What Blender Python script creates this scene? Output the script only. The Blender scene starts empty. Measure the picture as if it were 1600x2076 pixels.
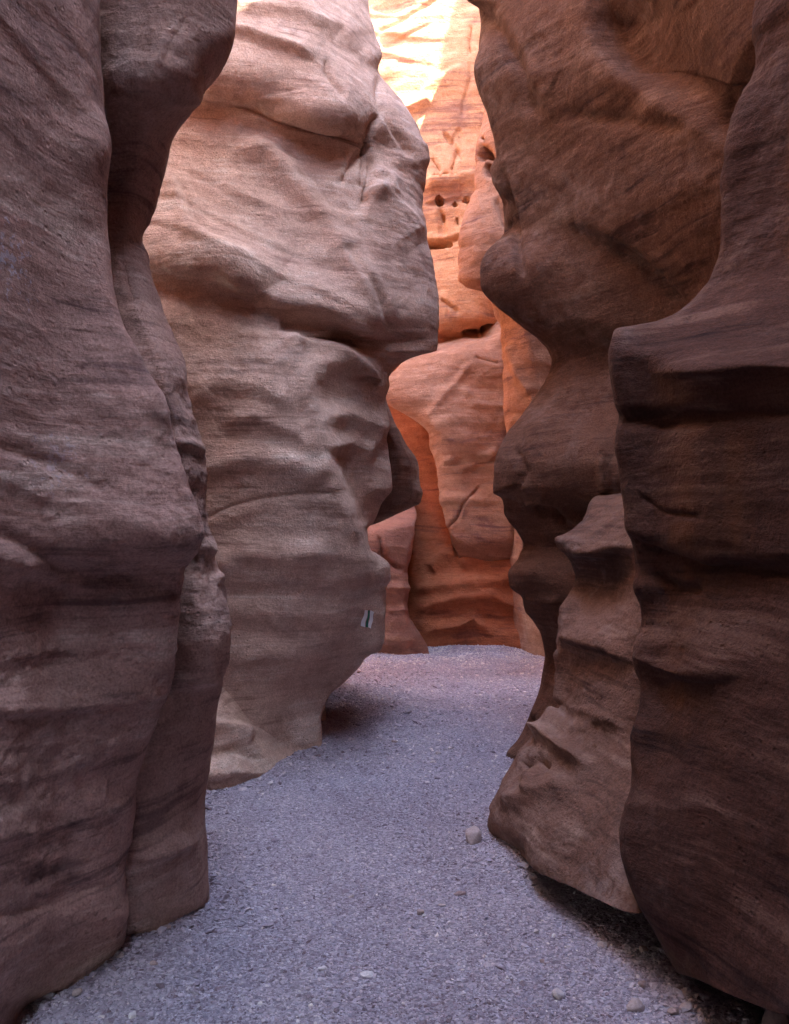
import bpy, math, random
import numpy as np

C = bpy.context.scene.collection
rng = np.random.default_rng(7)
random.seed(7)

# ------------------------------------------------------------------ camera
F, CX, HY, EYE = 1615.0, 800.0, 1080.0, 1.5          # focal (px of a 1600x2076 frame), principal column, horizon row, eye height
cam_d = bpy.data.cameras.new("camera")
cam = bpy.data.objects.new("camera", cam_d)
C.objects.link(cam)
cam.location = (0, 0, EYE)
cam.rotation_euler = (math.radians(90), 0, 0)
cam_d.sensor_fit = 'VERTICAL'
cam_d.sensor_height = 36.0
cam_d.lens = F / 2076.0 * 36.0
cam_d.shift_y = (HY - 1038.0) / 2076.0
cam_d.clip_start = 0.05
cam_d.clip_end = 500
bpy.context.scene.camera = cam

# ------------------------------------------------------------------ sky and sun
SUN_AZ, SUN_EL = math.radians(60), math.radians(57)   # from straight behind the camera towards the right; height
sd = (math.sin(SUN_AZ) * math.cos(SUN_EL), -math.cos(SUN_AZ) * math.cos(SUN_EL), math.sin(SUN_EL))
w = bpy.data.worlds.new("World")
bpy.context.scene.world = w
w.use_nodes = True
nt = w.node_tree
sky = nt.nodes.new('ShaderNodeTexSky')
sky.sky_type = 'NISHITA'
sky.sun_disc = False
sky.sun_elevation = SUN_EL
sky.sun_rotation = math.atan2(sd[0], sd[1])
bg = nt.nodes['Background']
bg.inputs[1].default_value = 0.12
nt.links.new(sky.outputs[0], bg.inputs[0])
sun_d = bpy.data.lights.new("sun", 'SUN')
sun_d.energy = 3.1
sun_d.angle = math.radians(0.5)
sun_d.color = (1.0, 0.93, 0.82)
sun = bpy.data.objects.new("sun", sun_d)
C.objects.link(sun)
from mathutils import Vector
sun.rotation_euler = Vector(sd).to_track_quat('Z', 'Y').to_euler()
sc = bpy.context.scene
sc.view_settings.view_transform = 'Standard'
sc.view_settings.look = 'None'
sc.view_settings.exposure = 4.78
sc.view_settings.gamma = 1.0
sc.cycles.max_bounces = 10
sc.cycles.diffuse_bounces = 8
sc.cycles.glossy_bounces = 2
sc.cycles.transmission_bounces = 0
sc.cycles.use_denoising = True
sc.cycles.sample_clamp_indirect = 6.0

# ------------------------------------------------------------------ numeric helpers
_perm = np.random.default_rng(3).permutation(256).astype(np.int32)
_perm = np.concatenate([_perm, _perm, _perm])
_grad = np.random.default_rng(5).normal(size=(256, 3)).astype(np.float32)
_grad /= np.linalg.norm(_grad, axis=1)[:, None]

def perlin(p):
    p = np.asarray(p, np.float32)
    i = np.floor(p).astype(np.int32)
    f = p - i
    u = f * f * f * (f * (f * 6 - 15) + 10)
    i &= 255
    out = 0
    for dx in (0, 1):
        wx = u[..., 0] if dx else 1 - u[..., 0]
        for dy in (0, 1):
            wy = u[..., 1] if dy else 1 - u[..., 1]
            for dz in (0, 1):
                wz = u[..., 2] if dz else 1 - u[..., 2]
                h = _perm[_perm[_perm[i[..., 0] + dx] + i[..., 1] + dy] + i[..., 2] + dz]
                g = _grad[h]
                out = out + wx * wy * wz * ((f[..., 0] - dx) * g[..., 0] + (f[..., 1] - dy) * g[..., 1] + (f[..., 2] - dz) * g[..., 2])
    return out * 1.5

def fbm(p, octaves=4, gain=0.5, lac=2.03):
    a, s, out = 1.0, 1.0, 0
    for k in range(octaves):
        out = out + a * perlin(p * s + 17.3 * k)
        a *= gain
        s *= lac
    return out

def pchip(x, y, q):
    """Monotone cubic through (x, y[...]) along axis 0, evaluated at q; flat beyond the ends."""
    x = np.asarray(x, float)
    y = np.asarray(y, float)
    q = np.clip(q, x[0], x[-1])
    sh = (-1,) + (1,) * (y.ndim - 1)
    h = np.diff(x).reshape(sh)
    d = np.diff(y, axis=0) / h
    m = np.zeros_like(y)
    if len(x) > 2:
        w1 = 2 * h[1:] + h[:-1]
        w2 = h[1:] + 2 * h[:-1]
        ok = d[1:] * d[:-1] > 0
        with np.errstate(divide='ignore', invalid='ignore'):
            hm = (w1 + w2) / (w1 / d[:-1] + w2 / d[1:])
        m[1:-1] = np.where(ok, hm, 0)
    m[0], m[-1] = d[0], d[-1]
    k = np.clip(np.searchsorted(x, q, side='right') - 1, 0, len(x) - 2)
    hh = h.reshape(-1)[k].reshape(sh)
    t = ((q - x[k]) / (x[k + 1] - x[k])).reshape(sh)
    return ((1 + 2 * t) * (1 - t) ** 2 * y[k] + t * (1 - t) ** 2 * hh * m[k] + t * t * (3 - 2 * t) * y[k + 1] + t * t * (t - 1) * hh * m[k + 1])

def at(px, py, Y):
    return np.array([(px - CX) / F * Y, Y, EYE - (py - HY) / F * Y])

def seen(*knots):
    """A vertical guide line of a rock face: (row, column, depth[, true row for hidden undersides]) knots."""
    k = np.array(sorted(q if len(q) == 4 else (*q, q[0]) for q in knots), float)
    def f(v):
        if len(k) == 1:
            px, Y, vv = np.full_like(v, k[0, 1]), np.full_like(v, k[0, 2]), v
        else:
            o = pchip(k[:, 0], k[:, 1:], v)
            px, Y = o[:, 0], o[:, 1]
            vv = np.where((v < k[0, 0]) | (v > k[-1, 0]), v, o[:, 2])
        return np.stack([(px - CX) / F * Y, Y, EYE - (vv - HY) / F * Y], 1)
    f.world = False
    return f

def plan(X, Y, Yref, lean=0.0):
    """A vertical guide line given in plan, for faces outside the picture."""
    def f(v):
        Z = EYE - (v - HY) / F * Yref
        return np.stack([X + lean * np.clip(Z - 2, 0, None), np.full_like(v, Y), Z], 1)
    f.world = True
    return f

def seg_dist(P, a, b):
    ab = b - a
    t = np.clip(((P - a) @ ab) / (ab @ ab), 0, 1)
    d = P - (a + t[:, None] * ab)
    side = ab[0] * (P[:, 1] - a[1]) - ab[1] * (P[:, 0] - a[0])
    return np.hypot(d[:, 0], d[:, 1]), side, t

def polyline(P, pts, margin):
    """Distance, side (positive below a line drawn left to right) and position along a drawn line."""
    pts = np.array(pts, float)
    sel = np.where((P[:, 0] > pts[:, 0].min() - margin) & (P[:, 0] < pts[:, 0].max() + margin) &
                   (P[:, 1] > pts[:, 1].min() - margin) & (P[:, 1] < pts[:, 1].max() + margin))[0]
    best = np.full(len(sel), 1e9)
    sgn = np.zeros(len(sel))
    along = np.zeros(len(sel))
    n = len(pts) - 1
    for i in range(n):
        d, s, t = seg_dist(P[sel], pts[i], pts[i + 1])
        u = d < best
        best[u] = d[u]
        sgn[u] = s[u]
        along[u] = (i + t[u]) / n
    return sel, best, np.sign(sgn), along

def carve(P, feats, N):
    out = np.zeros(N)
    for ft in feats:
        kind = ft[0]
        if kind == 'bump':                                   # centre, radii, height
            _, (bx, by), (rx, ry), amp = ft
            r = ((P[:, 0] - bx) / rx) ** 2 + ((P[:, 1] - by) / ry) ** 2
            out += amp * np.exp(-r * 1.2)
        elif kind == 'hole':                                 # flat-bottomed hollow with steep sides
            _, (bx, by), (rx, ry), amp = ft
            r = (np.abs(P[:, 0] - bx) / rx) ** 3 + (np.abs(P[:, 1] - by) / ry) ** 3
            out -= amp / (1 + np.exp((r - 1) * 6))
        elif kind == 'line':                                 # crest or groove
            _, pts, amp, wd = ft
            sel, d, s, a = polyline(P, pts, wd * 4)
            taper = np.clip(np.minimum(a, 1 - a) * 8, 0.15, 1)
            out[sel] += amp * taper * np.exp(-(d / wd) ** 2)
        elif kind == 'ledge':                                # soft above, sharp below (or the reverse)
            _, pts, amp, wa, wb = ft
            sel, d, s, a = polyline(P, pts, max(wa, wb) * 3)
            taper = np.clip(np.minimum(a, 1 - a) * 6, 0, 1)
            wd = np.where(s > 0, wb, wa)
            out[sel] += amp * taper * np.exp(-(d / wd) ** 1.6)
        elif kind == 'step':                                 # a raised side
            _, pts, amp, wd, reach = ft
            sel, d, s, a = polyline(P, pts, reach)
            out[sel] += amp * np.clip(np.minimum(a, 1 - a) * 5, 0, 1) / (1 + np.exp(np.clip(d * s / wd, -30, 30))) * np.exp(-(d / reach) ** 2)
    return out

def finish_mesh(name, verts, faces, mat, parent=None, smooth=True, attr=None):
    me = bpy.data.meshes.new(name)
    verts = np.asarray(verts, np.float32)
    faces = np.asarray(faces, np.int32)
    n = faces.shape[1]
    me.vertices.add(len(verts))
    me.vertices.foreach_set('co', verts.ravel())
    me.loops.add(faces.size)
    me.loops.foreach_set('vertex_index', faces.ravel())
    me.polygons.add(len(faces))
    me.polygons.foreach_set('loop_start', np.arange(0, faces.size, n, dtype=np.int32))
    me.polygons.foreach_set('use_smooth', np.full(len(faces), smooth))
    if attr is not None:
        a = me.attributes.new('tint', 'FLOAT', 'POINT')
        a.data.foreach_set('value', np.asarray(attr, np.float32))
    me.update(calc_edges=True)
    me.materials.append(mat)
    o = bpy.data.objects.new(name, me)
    C.objects.link(o)
    if parent:
        o.parent = parent
    return o

def tag(o, label=None, cat=None, group=None, kind=None):
    if label: o['label'] = label
    if cat: o['category'] = cat
    if group: o['group'] = group
    o['kind'] = kind or 'thing'
    return o

SURF = []

def rock(name, cols, vtop, vbot, mat, cap, feats=(), scale=1.0, tilt=(0.1, 0.0), rough=1.0, step=3.6, top_row=0.0, seed=0.0, ledgy=1.0, ztop=10.5):
    """A rock mass lofted over its guide lines, weathered by layered noise and the carved features."""
    vin = np.arange(max(vtop, -80), vbot, step)
    vs = [vin]
    if vtop < -80:
        n = int((-80 - vtop) / 26)
        vs.insert(0, np.linspace(vtop, -80, n, endpoint=False))
    v = np.concatenate(vs)
    K = np.stack([c(v) for c in cols], 0)                     # columns x rows x 3
    above = v < -80
    if above.any():
        z0 = K[:, len(v) - len(vin), 2][:, None]
        zt = np.broadcast_to(np.asarray(ztop, float), (len(cols),))[:, None]
        K[:, above, 2] = z0 + (zt - z0) * ((-80 - v[above]) / (-80 - vtop))[None]
    # column parameter: chord length averaged over rows
    ch = np.linalg.norm(np.diff(K, axis=0), axis=2).mean(1)
    up = np.concatenate([[0], np.cumsum(ch)])
    uq = []
    inrow = (v > 0) & (v < 2076)
    for i in range(len(cols) - 1):
        if cols[i].world or cols[i + 1].world:
            n = max(6, int(ch[i] / 0.09))
        else:
            a, b = K[i][inrow], K[i + 1][inrow]
            pa = a[:, [0, 2]] / np.maximum(a[:, 1:2], 0.8) * F
            pb = b[:, [0, 2]] / np.maximum(b[:, 1:2], 0.8) * F
            lp = np.hypot(*(pa - pb).T).max()
            lw = np.linalg.norm(a - b, axis=1).max() / np.minimum(a[:, 1], b[:, 1]).mean() * F * 0.35
            n = int(np.clip(max(lp, lw) / step, 8, 420))
        uq.append(np.linspace(up[i], up[i + 1], n, endpoint=False))
    uq = np.concatenate(uq + [[up[-1]]])
    nu, nv = len(uq), len(v)
    P = pchip(up, K, uq)                                      # nu x nv x 3

    def normals(P):
        du = np.gradient(P, axis=0)
        dv = np.gradient(P, axis=1)
        n = np.cross(dv, du)
        return n / np.maximum(np.linalg.norm(n, axis=2, keepdims=True), 1e-9)

    N = normals(P)
    # carved features, only where the face is turned towards the picture
    fl = P.reshape(-1, 3)
    Yp = np.maximum(fl[:, 1], 0.3)
    scr = np.stack([CX + fl[:, 0] / Yp * F, HY - (fl[:, 2] - EYE) / Yp * F], 1)
    tocam = np.array([0, 0, EYE]) - fl
    tocam /= np.linalg.norm(tocam, axis=1, keepdims=True)
    nf = N.reshape(-1, 3)
    facing = np.clip((np.sum(nf * tocam, 1) + 0.05) / 0.2, 0, 1) * (fl[:, 1] > 1.0)
    D = carve(scr, feats, len(fl)) * facing if len(feats) else np.zeros(len(fl))
    P = (fl + nf * D[:, None]).reshape(P.shape)
    N = normals(P)
    fl = P.reshape(-1, 3)
    nf = N.reshape(-1, 3)
    # weathering: beds run across every mass
    q = (fl / scale).astype(np.float32) + seed
    s = q[:, 2] + tilt[0] * q[:, 0] + tilt[1] * q[:, 1] + 0.16 * fbm(q * 0.9, 2)
    bed = np.stack([q[:, 0] * 1.1, q[:, 1] * 1.1, s * 4.2], 1)
    b1 = perlin(bed)
    bed2 = np.stack([q[:, 0] * 2.2, q[:, 1] * 2.2, s * 11.0], 1)
    b2 = perlin(bed2 + 9.1)
    bed3 = np.stack([q[:, 0] * 5.0, q[:, 1] * 5.0, s * 30.0], 1)
    b3 = perlin(bed3 + 3.7)
    sc1 = np.abs(perlin(q * np.array([2.1, 2.1, 3.4], np.float32) + 4.4))
    sc2 = np.abs(perlin(q * np.array([5.2, 5.2, 8.0], np.float32) + 8.4))
    lump = fbm(q * 9.0, 3, 0.55)
    grit = fbm(q * 34.0 + 2.2, 2, 0.6)
    patch = np.clip(0.5 + 1.3 * perlin(q * 0.8 + 31.0), 0.15, 1)
    t = s * 4.6 + 0.6 * perlin(q * 1.1 + 63.0)
    t = t - np.floor(t)
    saw = np.where(t < 0.86, ((0.86 - t) / 0.86) ** 1.4, (t - 0.86) / 0.14)
    smask = np.clip(0.1 + 1.8 * perlin(q * np.array([0.7, 0.7, 1.3], np.float32) + 50.0), 0, 1)
    D = 0.011 * saw * smask
    D += ledgy * (0.030 * b1 + 0.012 * b2 * (0.4 + patch) - 0.026 * (sc1 - 0.25)) + 0.0035 * b3 * patch - 0.006 * (sc2 - 0.25) * (0.3 + ledgy)
    D += rough * patch * (0.0055 * lump + 0.0022 * grit)
    P = (fl + nf * (D * scale)[:, None]).reshape(P.shape)
    if above.any():                                           # an uneven rim
        wv = np.zeros(nv); wv[above] = ((-80 - v[above]) / (-80 - vtop)) ** 1.5
        rq = P[:, 0, :] * np.array([1.0, 1.0, 0.0])
        rz = 0.55 * fbm((rq * 0.8 + seed).astype(np.float32), 4, 0.6)
        P[:, :, 2] += wv[None, :] * rz[:, None]
    # the plateau beyond the rim
    rim = P[:, :1].copy()
    far = rim.copy()
    far[..., 0] += cap[0]
    far[..., 1] += cap[1]
    far[..., 2] += 0.6 + top_row
    P = np.concatenate([far, rim + np.array([cap[0] * 0.004, cap[1] * 0.004, 0.02]), P], 1)
    nv += 2
    idx = np.arange(nu * nv).reshape(nu, nv)
    faces = np.stack([idx[:-1, :-1], idx[:-1, 1:], idx[1:, 1:], idx[1:, :-1]], -1).reshape(-1, 4)
    V = P.reshape(-1, 3)
    keep = (V[faces, 2].max(1) > -0.25)
    faces = faces[keep]
    used = np.unique(faces)
    remap = np.full(len(V), -1)
    remap[used] = np.arange(len(used))
    V, faces = V[used], remap[faces]
    o = finish_mesh(name, V, faces, mat)
    SURF.append(V[np.abs(V[:, 2] - 0.02) < 0.05])
    return o

# ------------------------------------------------------------------ materials
def nodes_of(m):
    m.use_nodes = True
    t = m.node_tree
    for n in list(t.nodes):
        t.nodes.remove(n)
    return t

class T:
    def __init__(self, t): self.t = t
    def new(self, kind, **kw):
        n = self.t.nodes.new(kind)
        for k, v in kw.items(): setattr(n, k, v)
        return n
    def link(self, a, b): self.t.links.new(a, b)
    def put(self, sock, v):
        if hasattr(v, 'is_output'): self.link(v, sock)
        else: sock.default_value = v
    def math(self, op, a, b=0.0, c=None, clamp=False):
        n = self.new('ShaderNodeMath', operation=op, use_clamp=clamp)
        self.put(n.inputs[0], a)
        self.put(n.inputs[1], b)
        if c is not None: self.put(n.inputs[2], c)
        return n.outputs[0]
    def mix(self, f, a, b, mode='MIX'):
        n = self.new('ShaderNodeMix', data_type='RGBA', blend_type=mode)
        self.put(n.inputs[0], f)
        self.put(n.inputs[6], a)
        self.put(n.inputs[7], b)
        return n.outputs[2]
    def noise(self, vec, scale, detail=4, rough=0.55, dist=0.0, color=False):
        n = self.new('ShaderNodeTexNoise')
        self.link(vec, n.inputs['Vector'])
        n.inputs['Scale'].default_value = scale
        n.inputs['Detail'].default_value = detail
        n.inputs['Roughness'].default_value = rough
        n.inputs['Distortion'].default_value = dist
        return n.outputs['Color' if color else 'Fac']
    def ramp(self, fac, stops, interp='LINEAR'):
        n = self.new('ShaderNodeValToRGB')
        n.color_ramp.interpolation = interp
        el = n.color_ramp.elements
        while len(el) < len(stops): el.new(0.5)
        for e, (p, c) in zip(el, stops):
            e.position = p
            e.color = (*c, 1) if len(c) == 3 else c
        self.link(fac, n.inputs[0])
        return n.outputs[0]
    def mapping(self, vec, scale, rot=(0, 0, 0), loc=(0, 0, 0)):
        n = self.new('ShaderNodeMapping')
        self.link(vec, n.inputs[0])
        n.inputs['Scale'].default_value = scale
        n.inputs['Rotation'].default_value = rot
        n.inputs['Location'].default_value = loc
        return n.outputs[0]

def rock_material(name, dark, mid, light, dip=(0.05, 0.10), band=1.0, bump=1.0, size=1.0, seed=0.0, streaks=None, stain=None, dust=0.25, dust_col=(0.50, 0.42, 0.38), bed=None):
    m = bpy.data.materials.new(name)
    t = nodes_of(m)
    k = T(t)
    out = k.new('ShaderNodeOutputMaterial')
    bs = k.new('ShaderNodeBsdfPrincipled')
    k.link(bs.outputs[0], out.inputs[0])
    geo = k.new('ShaderNodeTexCoord')
    pos = k.mapping(geo.outputs['Object'], (1 / size,) * 3, loc=(seed, seed * 1.7, seed * 0.6))
    warp = k.noise(pos, 0.9, 3, color=True)
    sub = k.new('ShaderNodeVectorMath', operation='SUBTRACT')
    k.link(warp, sub.inputs[0]); sub.inputs[1].default_value = (.5, .5, .5)
    sca = k.new('ShaderNodeVectorMath', operation='SCALE')
    k.link(sub.outputs[0], sca.inputs[0]); sca.inputs['Scale'].default_value = 0.55
    add = k.new('ShaderNodeVectorMath', operation='ADD')
    k.link(pos, add.inputs[0]); k.link(sca.outputs[0], add.inputs[1])
    wp = add.outputs[0]
    beds = k.mapping(wp, (0.55, 0.55, 3.0), rot=(dip[0], dip[1], 0))
    sc2 = k.new('ShaderNodeVectorMath', operation='SCALE')
    k.link(sub.outputs[0], sc2.inputs[0]); sc2.inputs['Scale'].default_value = 0.14
    ad2 = k.new('ShaderNodeVectorMath', operation='ADD')
    k.link(pos, ad2.inputs[0]); k.link(sc2.outputs[0], ad2.inputs[1])
    lam = k.mapping(ad2.outputs[0], (1.3, 1.3, 36.0), rot=(dip[0], dip[1], 0.3))
    f_bed = k.noise(beds, 1.6, 9, 0.62)
    f_lam = k.noise(lam, 1.0, 4, 0.6)
    f_blot = k.noise(pos, 2.6, 9, 0.68, 0.4)
    f_grain = k.noise(pos, 110.0 * size, 3, 0.7)
    f_mid = k.noise(pos, 13.0, 9, 0.72)
    f_str = k.noise(k.mapping(ad2.outputs[0], (3.2, 3.2, 13.0), rot=(dip[0] * 1.5, dip[1] * 1.5, 0.2)), 1.0, 9, 0.68)
    mixf = k.math('ADD', k.math('MULTIPLY', f_bed, 0.62 * band), k.math('MULTIPLY', f_blot, 1.0 - 0.62 * band))
    mixf = k.math('ADD', mixf, k.math('MULTIPLY', k.math('MULTIPLY', k.math('SUBTRACT', f_lam, 0.5), k.math('MULTIPLY', f_blot, 2.0)), 0.30 * band))
    col = k.ramp(mixf, [(0.37, dark), (0.46, mid), (0.53, mid), (0.63, light)])
    # speckle of grains, lighter crust
    g = k.ramp(f_grain, [(0.30, (0.68, 0.67, 0.66)), (0.52, (1, 1, 1)), (0.72, (1.28, 1.27, 1.25))])
    col = k.mix(1.0, col, g, 'MULTIPLY')
    g2 = k.ramp(f_mid, [(0.32, (0.82, 0.80, 0.80)), (0.55, (1, 1, 1)), (0.72, (1.14, 1.14, 1.13))])
    col = k.mix(1.0, col, g2, 'MULTIPLY')
    g3 = k.ramp(f_str, [(0.34, (0.84, 0.82, 0.82)), (0.48, (1, 1, 1)), (0.66, (1.11, 1.10, 1.10))])
    col = k.mix(0.9, col, g3, 'MULTIPLY')
    vein = k.math('MULTIPLY', k.ramp(f_lam, [(0.36, (1, 1, 1)), (0.44, (0, 0, 0))]), k.ramp(f_bed, [(0.40, (1, 1, 1)), (0.52, (0, 0, 0))]))
    col = k.mix(k.math('MULTIPLY', vein, 0.45 * band), col, (*[c * 0.75 for c in dark], 1))
    # pale crust in patches of its own
    crust = k.math('MULTIPLY', k.ramp(k.noise(pos, 1.15, 8, 0.7, 0.6), [(0.52, (0, 0, 0)), (0.66, (1, 1, 1))]), k.ramp(f_mid, [(0.40, (0, 0, 0)), (0.62, (1, 1, 1))]))
    col = k.mix(k.math('MULTIPLY', crust, dust), col, (*dust_col, 1))
    if bed:                                                 # redder, darker bed below a wavy plane, mostly bounced light put into the colour
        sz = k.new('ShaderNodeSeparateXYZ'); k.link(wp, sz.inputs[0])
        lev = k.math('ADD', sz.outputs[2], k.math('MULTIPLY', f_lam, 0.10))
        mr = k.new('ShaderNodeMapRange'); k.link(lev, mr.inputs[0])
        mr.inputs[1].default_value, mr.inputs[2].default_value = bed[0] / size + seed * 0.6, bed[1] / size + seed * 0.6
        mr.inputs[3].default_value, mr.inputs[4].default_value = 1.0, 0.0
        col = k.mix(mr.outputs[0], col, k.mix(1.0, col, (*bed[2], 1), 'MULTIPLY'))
    if streaks:                                             # ochre runs of water down the face
        stv = k.mapping(geo.outputs['Object'], (streaks[1], streaks[1], 0.22))
        fs = k.ramp(k.noise(stv, 1.0, 4, 0.55), [(0.50, (0, 0, 0)), (0.68, (1, 1, 1))])
        gn = k.new('ShaderNodeNewGeometry')
        sx = k.new('ShaderNodeSeparateXYZ'); k.link(gn.outputs['Normal'], sx.inputs[0])
        steep = k.math('SUBTRACT', 1.0, k.math('MULTIPLY', k.math('ABSOLUTE', sx.outputs[2]), 1.9), clamp=True)
        brk = k.ramp(k.noise(pos, 1.4, 4), [(0.42, (0, 0, 0)), (0.58, (1, 1, 1))])
        col = k.mix(k.math('MULTIPLY', k.math('MULTIPLY', fs, brk), k.math('MULTIPLY', steep, streaks[0])), col, (*streaks[2], 1))
    if stain:                                               # splashes of pale blue-white paint and lime
        for (c, r, amt, sc_) in stain:
            d = k.new('ShaderNodeVectorMath', operation='DISTANCE')
            k.link(geo.outputs['Object'], d.inputs[0]); d.inputs[1].default_value = c
            fall = k.math('SUBTRACT', 1.0, k.math('DIVIDE', d.outputs['Value'], r), clamp=True)
            spl = k.math('ADD', k.noise(geo.outputs['Object'], sc_, 6, 0.7), k.math('MULTIPLY', fall, 0.22))
            msk = k.ramp(spl, [(0.68, (0, 0, 0)), (0.74, (1, 1, 1))])
            msk = k.math('MULTIPLY', msk, k.math('MULTIPLY', fall, 3.0, clamp=True))
            col = k.mix(k.math('MULTIPLY', msk, amt), col, (0.62, 0.62, 0.72, 1))
    k.link(col, bs.inputs['Base Color'])
    bs.inputs['Roughness'].default_value = 0.95
    bs.inputs['Specular IOR Level'].default_value = 0.12
    # relief too small for the mesh
    vor = k.new('ShaderNodeTexVoronoi', feature='F1')
    k.link(pos, vor.inputs['Vector']); vor.inputs['Scale'].default_value = 30.0
    pit = k.math('MULTIPLY', k.ramp(vor.outputs['Distance'], [(0.08, (1, 1, 1)), (0.24, (0, 0, 0))]), k.ramp(f_blot, [(0.50, (0, 0, 0)), (0.60, (1, 1, 1))]))
    rgh = k.ramp(k.noise(pos, 1.7, 5, 0.6, 0.5), [(0.38, (0.12, 0.12, 0.12)), (0.64, (1, 1, 1))])
    h = k.math('ADD', k.math('MULTIPLY', f_str, 0.014), k.math('MULTIPLY', k.math('MULTIPLY', f_mid, rgh), 0.026))
    h = k.math('ADD', h, k.math('MULTIPLY', k.math('MULTIPLY', f_lam, f_blot), 0.006))
    h = k.math('ADD', h, k.math('MULTIPLY', k.math('MULTIPLY', f_grain, rgh), 0.0045))
    h = k.math('SUBTRACT', h, k.math('MULTIPLY', pit, 0.006))
    bp = k.new('ShaderNodeBump')
    bp.inputs['Strength'].default_value = 1.0
    bp.inputs['Distance'].default_value = bump * size
    k.link(h, bp.inputs['Height'])
    k.link(bp.outputs[0], bs.inputs['Normal'])
    return m

M = {}
M['near_left'] = rock_material('mauve_sandstone', (0.20, 0.117, 0.10), (0.43, 0.260, 0.207), (0.58, 0.41, 0.33), dip=(0.1, -0.30), seed=1.3,
                               stain=[(at(10, 520, 2.25), 0.2, 0.45, 34.0), (at(100, 940, 2.4), 0.2, 0.2, 40.0)], dust=0.3)
M['second_left'] = rock_material('grey_mauve_sandstone', (0.21, 0.123, 0.103), (0.42, 0.262, 0.205), (0.57, 0.41, 0.325), dip=(0.1, -0.2), seed=5.1, bump=1.3)
M['fin'] = rock_material('pale_rose_sandstone', (0.33, 0.20, 0.15), (0.57, 0.385, 0.29), (0.69, 0.53, 0.42), dip=(0.05, -0.20), seed=9.7, band=0.9, dust=0.35)
M['back'] = rock_material('orange_sandstone', (0.30, 0.145, 0.092), (0.54, 0.275, 0.140), (0.64, 0.37, 0.20), dip=(0.0, -0.08), size=1.4, band=0.95, seed=13.3, bed=(3.9, 4.5, (0.70, 0.46, 0.40)), bump=1.0, dust=0.15, dust_col=(0.55, 0.38, 0.28))  # the bed tint paints in the red bounce on the lower wall
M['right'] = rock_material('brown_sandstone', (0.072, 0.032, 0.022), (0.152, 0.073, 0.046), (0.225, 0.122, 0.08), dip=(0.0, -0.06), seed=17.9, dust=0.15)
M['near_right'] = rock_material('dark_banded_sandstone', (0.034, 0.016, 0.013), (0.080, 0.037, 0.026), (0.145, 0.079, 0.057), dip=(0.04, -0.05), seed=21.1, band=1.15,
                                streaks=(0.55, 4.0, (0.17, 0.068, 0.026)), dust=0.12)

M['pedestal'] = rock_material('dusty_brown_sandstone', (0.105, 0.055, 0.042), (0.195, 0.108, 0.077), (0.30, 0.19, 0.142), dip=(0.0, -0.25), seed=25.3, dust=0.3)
M['slab'] = rock_material('tawny_sandstone', (0.20, 0.10, 0.082), (0.38, 0.20, 0.125), (0.50, 0.29, 0.19), dip=(0.0, -0.12), size=1.4, seed=33.1, dust=0.15, dust_col=(0.5, 0.36, 0.28))
M['back_low'] = rock_material('purple_sandstone', (0.15, 0.075, 0.066), (0.30, 0.15, 0.105), (0.42, 0.225, 0.14), dip=(0.0, -0.08), size=1.3, seed=29.3, dust=0.15, dust_col=(0.5, 0.33, 0.24))

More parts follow.
